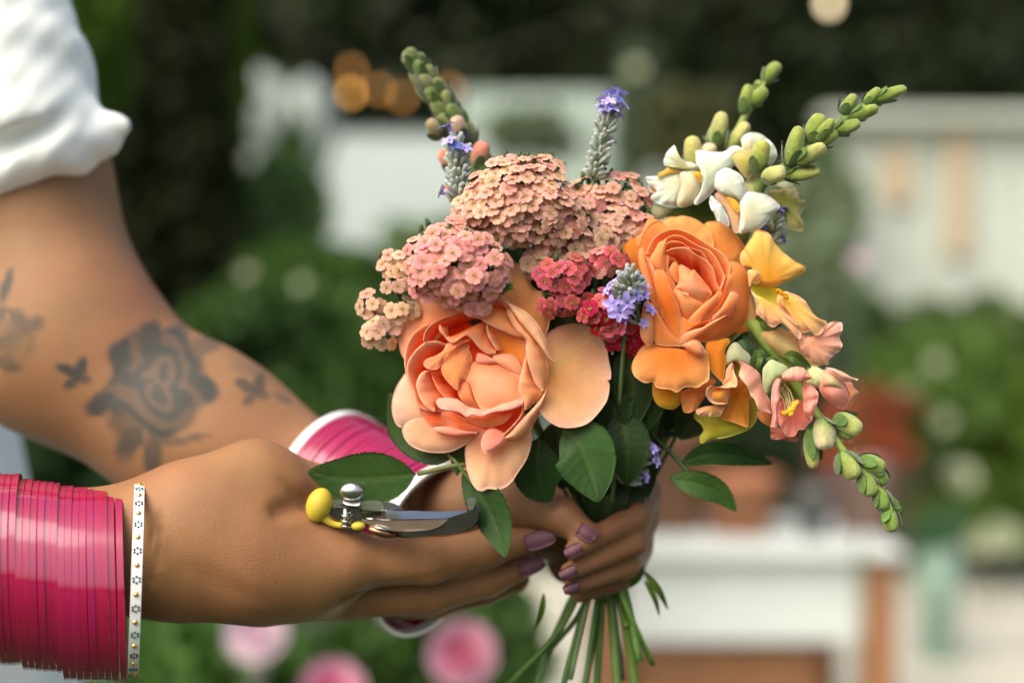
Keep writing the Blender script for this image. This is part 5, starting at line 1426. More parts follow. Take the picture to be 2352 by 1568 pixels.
# ---- lavender ---------------------------------------------------------------
def calyx_mesh(seed):
    n = 8; a = np.arange(n) * 2 * np.pi / n
    prof = [(.07, 0), (.16, .15), (.21, .5), (.19, .8), (.16, .97), (.11, 1.0), (.07, .9)]
    V = np.concatenate([np.stack([r * (1 + .12 * np.cos(4 * a + seed)) * np.cos(a), r * (1 + .12 * np.cos(4 * a + seed)) * np.sin(a), np.full(n, z)], 1) for r, z in prof])
    C = np.concatenate([np.tile(lerp((.34, .44, .27), (.46, .50, .52), np.array(min(1, z ** 2 * 1.0))), (n, 1)) for r, z in prof])
    return mesh_only('calyx', V, gridfaces(len(prof), n, True), M['lavender'], C)
def corolla_mesh(seed, ca=(.38, .31, .82), cb=(.52, .45, .92)):
    rs = np.random.RandomState(seed)
    parts = []
    v, f = tube_vf([(0, 0, 0), (0, 0, .55), (0, 0, .8)], [.09, .12, .16], 7)
    parts.append((v, f, (.36, .28, .70)))
    for k, (a, s) in enumerate(((.0, .7), (1.1, .55), (2.3, .5), (3.9, .5), (5.1, .55))):
        u = np.linspace(-1, 1, 5); q = np.linspace(0, 1, 5)
        V = []
        for t in q:
            w = .21 * s / .6 * math.sin(math.pi * (.2 + .66 * t))
            x = .08 + s * t; y = u * w; z = .8 + .22 * t - .20 * t * t + .06 * np.abs(u) + rs.uniform(-.02, .02)
            V.append(np.stack([x * math.cos(a) - y * math.sin(a), x * math.sin(a) + y * math.cos(a), z + 0 * u], 1))
        parts.append((np.concatenate(V), gridfaces(5, 5), lerp(ca, cb, rs.rand())))
    v, f = dome('t', None, .09)
    parts.append((v + [0, 0, .8], f, (.10, .05, .20)))
    V, f, c = joinm(parts)
    return mesh_only('corolla', V, f, M['lavender'], c)
CAL = [calyx_mesh(s) for s in (0, 1, 2)]
COR = [corolla_mesh(s) for s in (1, 2, 3)]
CORD = [corolla_mesh(7, (.06, .09, .35), (.10, .12, .45))]
BRN = mesh_only('withered_bract', *tube_vf([(0, 0, 0), (.1, 0, .3), (.25, .05, .55)], [.12, .16, .02], 6)[:2], M['lavender'], (.26, .17, .11))
def lavender(label, base, tip, rpx, whorls, open_rows, seed, spread=None, stem=True, per=9, face=None, size=.0050, dark=.12):
    rs = np.random.RandomState(seed)
    b, e = P(*base), P(*tip)
    t = thing('lavender_sprig', label, 'lavender', b)
    ax = e - b; Lg = np.linalg.norm(ax); axn = ax / Lg
    s1 = np.cross(axn, [0, 1, 0.01]); s1 /= np.linalg.norm(s1); s2 = np.cross(axn, s1)
    mk('spike', *tube_vf([b, e], [.0011, .0007], 7), M['stem'], t, (.14, .20, .10))
    r0 = rpx * .0002
    for w in range(whorls):
        f = w / max(1, whorls - 1)
        c = b + ax * f
        m = per - (w == whorls - 1) * 2
        for k in range(m):
            a = 2 * math.pi * k / m + w * .6 + rs.uniform(-.25, .25)
            side = s1 * math.cos(a) + s2 * math.sin(a)
            tiltv = Vector(side * (1.0 - .55 * f * (w == whorls - 1)) + axn * (.75 + .7 * f) + rs.normal(size=3) * .12).normalized()
            rr = r0 * (.34 if f < 1 else .14) * rs.uniform(.5, 1.3)
            sz = size * rs.uniform(.85, 1.15)
            pos = Vector(c + side * rr * .5 + axn * rs.uniform(-.5, .5) * Lg / whorls)
            Mx = Matrix.Translation(pos) @ tiltv.to_track_quat('Z', 'Y').to_matrix().to_4x4() @ Matrix.Rotation(rs.uniform(0, 6), 4, 'Z') @ Matrix.Diagonal((sz * .82, sz * .82, sz, 1))
            o = inst(CAL[rs.randint(3)], t, Mx, 'calyx')
            p = rs.rand()
            if p < open_rows[min(w, len(open_rows) - 1)]:
                me = COR[rs.randint(3)] if rs.rand() > dark else CORD[0]
                cz = bpy.data.objects.new('corolla', me); scene.collection.objects.link(cz); cz.parent = o
                sc_ = rs.uniform(.85, 1.25)
                cz.matrix_basis = Matrix.Translation((0, 0, .55)) @ Matrix.Diagonal((1.15 * sc_, 1.15 * sc_, .95 * sc_, 1))
            elif p > .90:
                cz = bpy.data.objects.new('withered_bract', BRN); scene.collection.objects.link(cz); cz.parent = o
                cz.matrix_basis = Matrix.Translation((.1, 0, .4)) @ Matrix.Rotation(rs.uniform(0, 6), 4, 'Z')
    if stem: stem_to(t, base, spread or (1350, 1600), .0011, (.09, .15, .06))
    return t
lavender('bright violet lavender facing the lens between the two roses', (1440, 690, -4), (1450, 640, -20), 80, 6, (.62, .5, .38, .05, .0, .0), 5, (1420, 1640), per=11, size=.0060, dark=.0)
lavender('lower violet florets of a lavender hanging beside the orange rose', (1470, 745, 0), (1462, 700, -6), 30, 2, (.8, .6), 6, stem=False, per=5, dark=0)
lavender('tall lavender standing up between yarrow and white snapdragon', (1362, 408, 24), (1400, 252, 22), 45, 12, (.04, .0, .06, .0, .05, .10, .06, .0, .12, .3, .8, .8), 8, (1300, 1560), size=.0054, per=8)
lavender('grey blue lavender leaning on the left of the yarrow dome', (1055, 455, 16), (1052, 340, 14), 55, 8, (.4, .10, .05, .05, .05, .12, .16, .1), 9, (1200, 1560), size=.0064, dark=.6, per=12)
lavender('small lavender top peeping between white and orange snapdragons', (1765, 560, 26), (1782, 510, 22), 40, 4, (.4, .12, .15, .3), 10, (1450, 1560), size=.0050, dark=.6)
lavender('faded lavender with a violet tip hanging low by the gripping hand', (1440, 1105, 34), (1478, 1050, 28), 46, 4, (.1, .15, .3, .5), 12, stem=False, size=.0060, dark=.1)

# ---- snapdragons --------------------------------------------------------------
def bud(parent, base, tip, r_, ca=(.12, .20, .03), cb=(.50, .46, .10), sep=3, seed=0, name='bud', sepal_len=.45, blunt=1., T=zD, sr=1., scol=(.085, .16, .03)):
    """a closed bud: swollen lobed body in a cup of sepals"""
    r = r_ * .86
    rs = np.random.RandomState(seed)
    b = P(*T(base[0], base[1]), base[2]); e = P(*T(tip[0], tip[1]), tip[2])
    ax = e - b; L = np.linalg.norm(ax); ax /= L
    s1 = np.cross(ax, [0.1, 1, 0.05]); s1 /= np.linalg.norm(s1); s2 = np.cross(ax, s1)
    n = 20; a = np.arange(n) * 2 * np.pi / n
    V, C = [], []
    zs = [0, .06, .18, .32, .48, .64, .78, .88, .95, .99, 1.0]
    rad = [.35, .60, .84, .97, 1.0, .95, .86, .74, .52 * blunt + .04, .26 * blunt, .02]
    for z, q in zip(zs, rad):
        lob = 1 + .10 * z * np.cos(2 * a + seed) + .06 * z * np.cos(3 * a + seed * 2) + .03 * np.sin(5 * a + z * 6)
        rr = r * .0002 * q * lob
        off = .10 * math.sin(z * 3 + seed) * r * .0002
        V.append(b + ax * L * z + s1 * off + rr[:, None] * (np.cos(a)[:, None] * s1 + np.sin(a)[:, None] * s2))
        C.append(lerp(ca, cb, np.clip(z + .12 * np.sin(3 * a + seed), 0, 1)))
    o = mk(name, np.concatenate(V), gridfaces(len(zs), n, True), M['bud'], parent, np.concatenate(C))
    parts = []
    for k in range(sep):
        a0 = 2 * math.pi * k / sep + rs.uniform(-.2, .2) + seed
        u = np.linspace(-1, 1, 7); q = np.linspace(0, 1, 9)
        Vv = []
        ln = L * sepal_len * rs.uniform(.85, 1.2)
        for t in q:
            z = t * ln / L
            base_r = np.interp(z, zs, rad) * r * .0002 * sr + .0005 + .0010 * t ** 3
            w = .62 * (1 - t ** 2.2) ** .6 + .02
            ang = a0 + u * w
            Vv.append(b + ax * z * L + base_r * (np.cos(ang)[:, None] * s1 + np.sin(ang)[:, None] * s2) * (1 + .08 * t + .05 * np.abs(u)[:, None]))
        Vv = np.concatenate(Vv)
        k0 = len(Vv); mid = np.tile(b, (k0, 1)) + ax * ((Vv - b) @ ax)[:, None]
        inn = Vv + (mid - Vv) / (np.linalg.norm(mid - Vv, axis=1, keepdims=True) + 1e-9) * .0003
        ff = gridfaces(9, 7); ff += [[i + k0 for i in reversed(x)] for x in ff]
        parts.append((np.concatenate([Vv, inn]), ff, np.array(scol) * rs.uniform(.8, 1.3)))
    if parts:
        v, f, c = joinm(parts)
        mk('sepals', v, f, M['bud'], o, c)
    return o

WH = (.80, .88, .80); WY = (.70, .72, .30); WG = (.66, .72, .46); YS = (.80, .52, .05)
# white snapdragon
sdw = thing('white_snapdragon', 'white snapdragon with open yellow throated blooms and a leaning bud spike', 'snapdragon', P(1750, 520, 30))
R = sdw
kw = dict(pw=1.0)
petal(R, zW, [(60, 690), (200, 680), (330, 640), (520, 600), (560, 700), (540, 900), (500, 1050), (400, 1060), (260, 1030), (160, 980), (150, 930), (230, 870), (130, 780)], 24, (.74, .77, .56), WH, 2.5, (-1, -3), c=(540, 760), curl=2, ruf=1.0, rim=(.86, .88, .82))
petal(R, zW, [(60, 1000), (200, 1030), (420, 1080), (560, 1060), (470, 1130), (370, 1190), (240, 1240), (120, 1180)], 30, WG, (.62, .66, .42), 2)
petal(R, zW, [(400, 320), (450, 282), (480, 340), (500, 420), (600, 490), (720, 520), (760, 580), (700, 620), (560, 600), (400, 560), (320, 540), (320, 440), (350, 380)], 21, (.66, .68, .30), WH, 2.5, (0, 2), c=(620, 590), curl=2, ruf=.8, rim=(.86, .88, .82))
petal(R, zW, [(240, 640), (330, 600), (400, 530), (500, 590), (540, 640), (400, 660), (300, 700), (240, 700)], 22.5, (.80, .55, .06), (.72, .62, .22), 1, n=40, nr=8)
petal(R, zW, [(730, 345), (900, 360), (1060, 372), (1160, 330), (1250, 420), (1200, 560), (1060, 640), (1000, 800), (930, 900), (820, 1000), (730, 1050), (700, 1000), (790, 850), (790, 640), (730, 520), (720, 420)], 17, (.78, .82, .64), WH, 2.5, (1, -1), c=(860, 640), curl=2, ruf=.7, rim=(.87, .89, .85))
petal(R, zW, [(520, 640), (620, 620), (780, 630), (800, 760), (780, 900), (740, 1000), (640, 1060), (520, 1080), (480, 1000), (530, 820)], 18.5, (.80, .78, .54), (.76, .78, .56), 3.2, (0, 0), c=(700, 800), curl=1.5)
petal(R, zW, [(660, 640), (740, 620), (790, 640), (800, 720), (770, 760), (720, 680)], 14.0, (.86, .50, .02), (.84, .56, .08), 1, n=30, nr=6)
petal(R, zW, [(1120, 360), (1160, 300), (1260, 290), (1320, 320), (1300, 220), (1340, 150), (1450, 115), (1560, 140), (1640, 200), (1720, 280), (1760, 380), (1740, 480), (1560, 640), (1380, 680), (1240, 560), (1160, 480)], 20, (.60, .60, .20), WH, 2.5, (0, 2), c=(1380, 560), curl=1.5, ruf=.6, rim=(.86, .88, .82), pw=1.8)
petal(R, zW, [(1180, 420), (1300, 360), (1460, 330), (1520, 430), (1490, 560), (1400, 700), (1340, 680), (1250, 560)], 16.5, (.60, .55, .10), (.70, .68, .34), 2)
petal(R, zW, [(990, 640), (1100, 570), (1200, 600), (1300, 660), (1340, 740), (1360, 860), (1380, 900), (1320, 990), (1240, 960), (1130, 930), (1020, 880), (960, 800)], 12, (.80, .83, .68), WH, 2.5, (0, -1), c=(1120, 820), curl=1.5, ruf=.4, rim=(.88, .9, .86))
petal(R, zW, [(1040, 870), (1160, 920), (1260, 1000), (1300, 1080), (1290, 1200), (1280, 1390), (1200, 1380), (1150, 1200), (1090, 1080), (1000, 980), (960, 910)], 13.5, (.80, .50, .10), (.80, .58, .44), 1.5, (0, -2), c=(1240, 1060))
petal(R, zW, [(1110, 940), (1200, 960), (1270, 1030), (1290, 1120), (1230, 1130), (1180, 1050)], 11.2, (.86, .50, .02), (.82, .54, .10), .6, n=30, nr=6)
petal(R, zW, [(910, 930), (950, 935), (1010, 1000), (1080, 1080), (1140, 1200), (1155, 1300), (1130, 1320), (1050, 1270), (990, 1240), (960, 1160), (920, 1100), (895, 1010)], 10.5, (.74, .78, .70), WH, 2.0, (0, -2), ruf=.8, rim=(.88, .9, .87), c=(1020, 1090))
petal(R, zW, [(1290, 1000), (1350, 880), (1460, 880), (1600, 905), (1700, 960), (1800, 1060), (1770, 1110), (1690, 1180), (1620, 1280), (1520, 1370), (1380, 1400), (1280, 1400), (1290, 1180)], 11, (.74, .75, .52), WH, 3.2, (0, -3), c=(1350, 1200), curl=1.5, ruf=.4, rim=(.86, .88, .82), pw=1.6)
petal(R, zW, [(1640, 880), (1800, 850), (1940, 830), (2030, 940), (2050, 1010), (2120, 980), (2135, 1060), (2080, 1130), (2060, 1200), (2100, 1280), (2090, 1380), (1980, 1370), (1900, 1330), (1860, 1200), (1760, 1100)], 24, (.50, .52, .10), (.68, .68, .34), 2.5, (1, -2), c=(1840, 980), ruf=1.5, curl=1.5, rim=(.80, .80, .58))
petal(R, zW, [(1700, 800), (1860, 740), (1950, 760), (2010, 860), (2060, 960), (1980, 1000), (1860, 900)], 28, WG, (.70, .72, .50), 2, ruf=.6)
petal(R, zW, [(1480, 1330), (1640, 1250), (1900, 1300), (1920, 1420), (1840, 1540), (1700, 1560), (1560, 1500)], 34, (.62, .68, .44), (.74, .78, .60), 3)
mk('throat', *tube_vf(cr([P(*zW(1500, 760), 26), P(*zW(1420, 900), 22), P(*zW(1320, 1050), 18)], 8), [.0045, .0055, .004], 12), M['petal'], R, (.66, .66, .36))
# its bud spike leaning right
tube('stem', [P(1700, 560, 32), P(1745, 428, 18), P(1800, 388, 14), P(1862, 340, 12), P(1920, 288, 13), P(1980, 248, 14), P(2050, 212, 15)], [.0034, .0030, .0022, .0014], M['stem'], R, 12, col=(.16, .24, .06), samples=40)
G1, G2, G3 = (.14, .23, .03), (.30, .37, .07), (.5, .48, .14)
for i, (b, e, r, ca, cb) in enumerate([
        (((1738, 400, 12)), (1752, 322, 8), 25, G1, (.40, .42, .08)), ((1752, 412, 10), (1802, 388, 4), 24, G2, (.58, .56, .22)),
        ((1800, 405, 14), (1885, 392, 10), 20, G1, (.40, .42, .10)), ((1810, 380, 10), (1838, 290, 8), 25, G1, (.32, .38, .07)),
        ((1826, 372, 10), (1898, 338, 5), 23, G1, (.48, .48, .16)), ((1858, 330, 12), (1888, 262, 9), 24, G1, G2),
        ((1870, 340, 12), (1922, 300, 8), 20, G1, G2), ((1876, 322, 8), (1912, 272, 5), 16, G1, G2),
        ((1915, 302, 12), (1976, 280, 9), 20, G1, (.24, .33, .06)), ((1932, 262, 14), (1966, 218, 11), 20, G1, G2),
        ((1952, 266, 12), (2018, 250, 9), 18, G1, G2), ((1985, 240, 14), (2022, 204, 12), 14, G1, G2),
        ((2008, 232, 14), (2082, 202, 13), 16, G1, (.26, .34, .06)), ((1984, 252, 16), (2030, 232, 15), 10, G1, G2)]):
    bud(R, b, e, r, ca, cb, 3, i + 1, sepal_len=.5 if i not in (1, 2) else .4)
stem_to(R, (1700, 560, 32), (1440, 1640), .0022, (.10, .17, .04))

# second white spike, farther back
sdc = thing('cream_snapdragon', 'cream snapdragon spike of rounded buds standing behind the white blooms', 'snapdragon', P(1665, 400, 52))
R = sdc
tube('stem', [P(1660, 470, 50), P(1672, 370, 52), P(1700, 290, 56), P(1730, 235, 58), P(1765, 175, 60)], [.0030, .0022, .0012], M['stem'], R, 10, col=(.20, .27, .06), samples=24)
for i, (b, e, r, ca, cb) in enumerate([
        ((1600, 400, 50), (1590, 312, 46), 26, (.30, .34, .05), (.58, .54, .18)), ((1625, 370, 50), (1632, 330, 46), 22, (.55, .52, .20), (.70, .60, .38)),
        ((1645, 340, 52), (1656, 256, 50), 24, G1, (.56, .54, .20)), ((1632, 330, 56), (1640, 290, 56), 18, G1, (.50, .50, .16)),
        ((1672, 345, 52), (1718, 282, 48), 25, G1, (.56, .54, .18)), ((1705, 262, 56), (1722, 195, 56), 20, G1, G2), ((1722, 240, 58), (1762, 205, 54), 20, G1, G2),
        ((1755, 190, 60), (1790, 145, 58), 20, G1, (.26, .33, .06)), ((1735, 215, 58), (1742, 185, 60), 12, G1, G2)]):
    bud(R, b, e, r, ca, cb, 2, i + 31, sepal_len=.45)
stem_to(R, (1660, 470, 50), (1370, 1640), .0020, (.10, .17, .04))

# fuzzy green spike at the upper left
sdg = thing('green_snapdragon_spike', 'blurred fuzzy green snapdragon spike tilted left above the yarrow', 'snapdragon', P(1090, 420, 62))
R = sdg
tube('stem', [P(1130, 520, 52), P(1108, 430, 58), P(1075, 340, 62), P(1030, 250, 64), P(985, 180, 66), P(955, 140, 66)], [.0036, .0036, .0026, .0012], M['stem'], R, 12, col=(.07, .13, .03), samples=30)
GG = (.05, .10, .018); GL = (.12, .19, .035)
rs = np.random.RandomState(4)
axp = cr([(1070, 330), (1040, 270), (1000, 210), (965, 155), (952, 138)], 60)
i = 0
for s in np.linspace(0, .97, 30):
    x, y = axp[int(s * 59)]
    k = i % 5
    a = k * 2.51 + s
    w = 50 * (1 - .45 * s)
    ox, od = math.cos(a) * w * .62, math.sin(a) * 8 * (1 - .3 * s)
    tx, ty = -.52, -.85
    ln = 60 * (1 - .35 * s)
    bud(R, (x + ox * .4, y + 10, 63 + od * .4), (x + ox + tx * ln, y + ty * ln + ox * -.10, 63 + od), 24 * (1 - .25 * s), GG, lerp(GL, (.28, .24, .12), rs.rand() * .5), 2, 60 + i, sepal_len=.85, scol=GG)
    i += 1
for j, (b, e, r, cb_) in enumerate([((1052, 345, 62), (1052, 270, 54), 22, (.60, .34, .24)), ((1010, 320, 60), (985, 275, 54), 24, (.34, .26, .12)), ((1065, 320, 58), (1045, 268, 52), 24, (.62, .40, .30)),
                                    ((1050, 400, 60), (1012, 345, 56), 22, (.72, .28, .16)), ((1095, 395, 60), (1112, 325, 56), 26, (.80, .28, .20)), ((1070, 460, 58), (1022, 425, 54), 24, (.72, .25, .18)),
                                    ((1110, 430, 60), (1112, 350, 60), 26, GL), ((1060, 350, 64), (1030, 300, 60), 26, GL)]):
    bud(R, b, e, r, GG, cb_, 3, 90 + j, sepal_len=.6, scol=GG)
stem_to(R, (1130, 520, 52), (1250, 1640), .0022, (.06, .12, .03))

# ---- orange and pink snapdragon with its hanging bud spike --------------------
YO = (.90, .44, .03); YP = (.90, .58, .18); PK = (.90, .50, .34); PKL = (.90, .62, .48)
sdo = thing('orange_snapdragon', 'golden orange and pink ruffled snapdragon at the right of the bouquet', 'snapdragon', P(1800, 700, 18))
R = sdo
petal(R, z4, [(655, 940), (680, 903), (740, 920), (775, 975), (820, 1020), (870, 1055), (915, 1080), (905, 1110), (860, 1135), (800, 1160), (765, 1185), (720, 1180), (680, 1140), (650, 1060), (620, 1000)], 6, (.90, .44, .02), (.90, .62, .15), 3, (0, 3), c=(730, 1165), curl=2.5, rim=(.9, .60, .18), pw=1.2, ruf=.5)
petal(R, z4, [(600, 1050), (605, 1010), (640, 985), (660, 990), (690, 1040), (700, 1110), (690, 1160), (650, 1150), (640, 1130), (650, 1110), (690, 1105), (645, 1085), (610, 1080)], 7, (.90, .50, .04), (.90, .64, .22), 2, (-2, 0), rim=(.9, .62, .22), ruf=.3)
petal(R, z4, [(640, 1095), (690, 1100), (688, 1130), (660, 1160), (645, 1175), (640, 1130)], 3, (.88, .52, .14), (.9, .62, .26), 1.5, n=40, nr=8)
petal(R, z4, [(655, 1170), (700, 1160), (760, 1180), (810, 1220), (820, 1260), (770, 1270), (710, 1245), (665, 1210)], 8, (.50, .50, .04), (.78, .64, .03), -2, n=50, nr=9)
petal(R, z4, [(650, 1180), (670, 1220), (740, 1250), (790, 1270), (830, 1300), (870, 1350), (895, 1400), (885, 1428), (860, 1405), (840, 1390), (810, 1350), (785, 1355), (765, 1370), (740, 1362), (710, 1330), (680, 1300), (672, 1250)], 1, (.88, .56, .08), (.90, .58, .32), 2.5, (0, -4), c=(700, 1220), curl=1.5, ruf=1.2, rf=7, rim=(.92, .70, .54), pw=1.2)
petal(R, z4, [(790, 1200), (850, 1205), (910, 1240), (950, 1300), (990, 1335), (1018, 1345), (990, 1400), (960, 1408), (940, 1390), (895, 1395), (860, 1340), (820, 1290), (780, 1250)], 3, (.88, .58, .06), (.90, .55, .24), 2.8, (1, -4), c=(805, 1225), curl=1.5, ruf=1.0, rf=6, rim=(.92, .68, .46), pw=1.2)
petal(R, z4, [(880, 1400), (950, 1410), (990, 1395), (1030, 1345), (1085, 1345), (1092, 1380), (1078, 1420), (1092, 1455), (1070, 1490), (1030, 1520), (1020, 1550), (980, 1540), (930, 1520), (890, 1470)], 7, (.90, .50, .22), (.90, .58, .42), 2.5, (3, -2), c=(920, 1450), curl=1.2, ruf=1.1, rf=8, rim=(.92, .74, .66), pw=.9)
petal(R, z4, [(700, 1390), (760, 1370), (830, 1385), (890, 1410), (900, 1480), (930, 1530), (1000, 1545), (940, 1560), (860, 1535), (790, 1500), (730, 1450)], 10, (.62, .56, .24), (.80, .60, .26), 5, (0, -3), c=(760, 1420), pw=1.5)
petal(R, z4, [(560, 1360), (620, 1310), (680, 1300), (720, 1350), (700, 1400), (640, 1390), (590, 1400)], 16, (.82, .36, .03), (.86, .42, .08), 2)
petal(R, z4, [(590, 1130), (640, 1150), (660, 1240), (690, 1340), (650, 1360), (620, 1300), (620, 1210)], 14, (.80, .50, .16), (.84, .56, .2), 2)
for k in range(7):
    b = P(*z4(770 + k * 6, 1200 + k * 3), 1); e = P(*z4(785 + k * 8 + rnd.uniform(-6, 6), 1196 + k * 5 + rnd.uniform(-8, 8)), -3)
    tube('stamen', [b, (b + e) / 2 + [0, -.0005, .0004], e], [.0004, .0009], M['petal'], R, 6, col=(.86, .50, .01), samples=6)
# calyx and stem of this spike
tube('stem', [P(1640, 800, 36), P(1715, 740, 18), P(1765, 790, 14), P(1810, 850, 16), P(1860, 930, 12), P(1905, 990, 4), P(1945, 1045, 0), P(1990, 1090, -2), P(2035, 1140, -3), P(2050, 1180, -4)], [.0034, .0036, .0030, .0022, .0016, .0010], M['stem'], R, 12, col=(.22, .32, .06), samples=60)
leaf(R, [(1725, 742, 16), (1750, 738, 12), (1770, 748, 10), (1795, 745, 8)], 17, (.06, .12, .03), teeth=0.01, tooth=0, paler=.2)
leaf(R, [(1705, 770, 18), (1730, 790, 15), (1745, 812, 14), (1752, 840, 13)], 15, (.035, .07, .03), teeth=0.01, tooth=0, paler=.2)
leaf(R, [(1755, 800, 10), (1740, 820, 6), (1735, 845, 6), (1742, 868, 8)], 15, (.06, .12, .04), teeth=0.01, tooth=0, paler=.2)
leaf(R, [(1800, 815, 6), (1820, 818, 3), (1840, 830, 3), (1862, 842, 5)], 15, (.05, .11, .03), teeth=0.01, tooth=0, paler=.2)
for pts in ([(1172, 330), (1240, 300), (1300, 340), (1280, 420), (1260, 500), (1210, 460)], [(1300, 400), (1380, 380), (1430, 420), (1380, 460), (1310, 450)]):
    petal(R, zS, pts, 8, (.05, .11, .03), (.08, .15, .04), 2, m=M['leaf'], n=40, nr=8, name='sepal')
# bottom-left ruffled bloom
petal(R, zS, [(880, 400), (930, 270), (1000, 230), (1070, 300), (1140, 370), (1165, 480), (1060, 500), (980, 430), (900, 470)], 8, (.56, .62, .34), (.70, .74, .52), 4, (0, 0))
petal(R, zS, [(1010, 230), (1060, 200), (1120, 260), (1160, 340), (1180, 420), (1120, 400), (1060, 320)], 10, (.05, .12, .04), (.06, .13, .05), 2, m=M['leaf'], n=40, nr=8, name='sepal')
petal(R, zS, [(600, 900), (640, 960), (700, 990), (840, 1000), (930, 1040), (1040, 1085), (1120, 1110), (1190, 1030), (1215, 900), (1190, 820), (1130, 700), (1090, 660), (1180, 560), (1240, 700), (1230, 900), (1200, 1040), (1120, 1130), (960, 1190), (820, 1220), (700, 1190), (640, 1080), (560, 1000)], 16, (.60, .56, .04), (.66, .68, .10), 2, (0, -3), c=(900, 960))
petal(R, zS, [(560, 960), (640, 1000), (900, 1040), (1110, 1110), (960, 1185), (800, 1215), (730, 1230), (640, 1270), (620, 1200), (660, 1120)], 15.5, (.58, .52, .04), (.60, .62, .08), 2.5, (0, -3))
petal(R, zS, [(1000, 560), (1060, 620), (1110, 700), (1130, 850), (1125, 960), (1115, 1100), (1040, 1080), (940, 1045), (850, 1020), (860, 920), (920, 860), (930, 700), (990, 690)], 9, (.66, .26, .02), (.80, .34, .05), 1.5, (2, 0), c=(1020, 700), ruf=.6, rim=(.82, .44, .12))
petal(R, zS, [(960, 440), (1050, 480), (1050, 560), (1010, 600), (970, 560), (950, 490)], 7.5, (.30, .26, .02), (.46, .34, .05), -2, n=40, nr=8)
strip(R, zS, [(1050, 425), (1045, 490), (1028, 570), (1080, 640), (1120, 700), (1150, 780), (1190, 820), (1220, 900), (1260, 955), (1320, 958), (1360, 965)], [(985, 420), (1080, 440), (1170, 490), (1240, 560), (1260, 650), (1290, 720), (1320, 780), (1345, 840), (1350, 900), (1360, 960)], [2, -1, -3, -3, -3, -2, -1, 0], [5, 4, 5, 5, 4], (.90, .54, .36), (.84, .42, .30), 2.0, rim=(.92, .70, .50), wav=.8)
strip(R, zS, [(960, 450), (975, 540), (1005, 620), (1000, 690), (950, 690), (900, 700), (800, 690), (740, 680), (700, 710), (690, 770), (715, 820), (760, 860), (820, 868), (890, 865)], [(930, 480), (930, 540), (900, 600), (870, 660), (840, 690), (820, 720), (840, 740), (860, 760), (880, 780), (900, 800), (905, 830), (905, 850), (900, 860)], [4, 0, -2, -3, -3, -3, -2, -1, 0, 1], [6, 5, 4, 5, 5], (.90, .56, .34), (.86, .40, .06), 1.2, rim=(.92, .66, .44), wav=1.0)
petal(R, zS, [(900, 500), (960, 440), (975, 560), (1010, 640), (1000, 695), (930, 680), (850, 650), (880, 600)], 3, (.84, .42, .2), (.86, .50, .28), 2, (0, 0), rim=(.92, .66, .44))
petal(R, zS, [(700, 700), (830, 690), (925, 690), (920, 760), (905, 860), (850, 865), (750, 850), (700, 790)], 2.5, (.88, .38, .03), (.88, .50, .20), 3.5, (0, -3), rim=(.92, .62, .38))
petal(R, zS, [(580, 930), (640, 900), (740, 880), (860, 868), (895, 880), (860, 940), (820, 990), (700, 985), (620, 985)], 5, (.78, .40, .08), (.84, .54, .32), 2, (0, -5), ruf=.7, rim=(.92, .66, .5), c=(760, 900))
# pink trumpet with stamens
petal(R, zS, [(1268, 520), (1290, 470), (1350, 410), (1420, 430), (1500, 470), (1540, 520), (1560, 600), (1480, 640), (1400, 660), (1350, 720), (1310, 750), (1270, 680)], 3, (.50, .62, .30), (.62, .70, .44), 6, (0, 0), c=(1400, 560), rim=(.66, .72, .50))
petal(R, zS, [(1460, 650), (1560, 610), (1690, 630), (1740, 720), (1700, 900), (1600, 960), (1480, 900), (1440, 800)], 14, (.40, .46, .12), (.60, .62, .26), -6, n=50, nr=9)
petal(R, zS, [(1430, 840), (1540, 830), (1640, 820), (1740, 880), (1780, 1010), (1730, 1080), (1690, 1130), (1640, 1130), (1600, 1190), (1545, 1200), (1490, 1170), (1440, 1080), (1420, 960)], 4, (.86, .22, .10), (.88, .36, .26), -1.5, (0, -6), c=(1590, 880), ruf=.8, rim=(.92, .50, .40), curl=1)
strip(R, zS, [(1460, 600), (1440, 700), (1445, 800), (1425, 900), (1420, 1000), (1425, 1100)], [(1400, 600), (1370, 680), (1355, 780), (1355, 880), (1368, 980), (1345, 1100)], [-4, -6, -6, -6, -5], [0, -2, -3, -3, -2], (.90, .46, .34), (.90, .44, .34), 2.5, roll=2, rim=(.93, .58, .46), wav=.6)
strip(R, zS, [(1690, 640), (1680, 720), (1690, 820), (1690, 920), (1720, 1000), (1760, 1035)], [(1720, 640), (1790, 690), (1840, 760), (1825, 860), (1800, 950), (1780, 1015)], [2, -1, -1, -1, 0], [0, -3, -4, -2], (.90, .40, .26), (.90, .48, .38), 2.5, roll=1, rim=(.92, .56, .44), wav=.8)
strip(R, zS, [(1465, 620), (1540, 625), (1620, 632), (1700, 625), (1770, 600)], [(1470, 560), (1520, 510), (1600, 480), (1690, 495), (1760, 570)], [-5, -7, -7, -4], [-3, -4, -3], (.90, .44, .32), (.90, .50, .32), 2.5, roll=2.2, rim=(.92, .56, .44), wav=.4)
petal(R, zS, [(1350, 1100), (1440, 1110), (1500, 1180), (1600, 1190), (1650, 1150), (1640, 1210), (1600, 1250), (1480, 1235), (1360, 1220), (1350, 1150)], 9, (.60, .20, .12), (.66, .28, .20), 1.5, ruf=.8)
petal(R, zS, [(1215, 940), (1330, 960), (1365, 1000), (1360, 1080), (1330, 1090), (1260, 1050), (1220, 1000)], 10, (.74, .34, .06), (.80, .42, .16), 2)
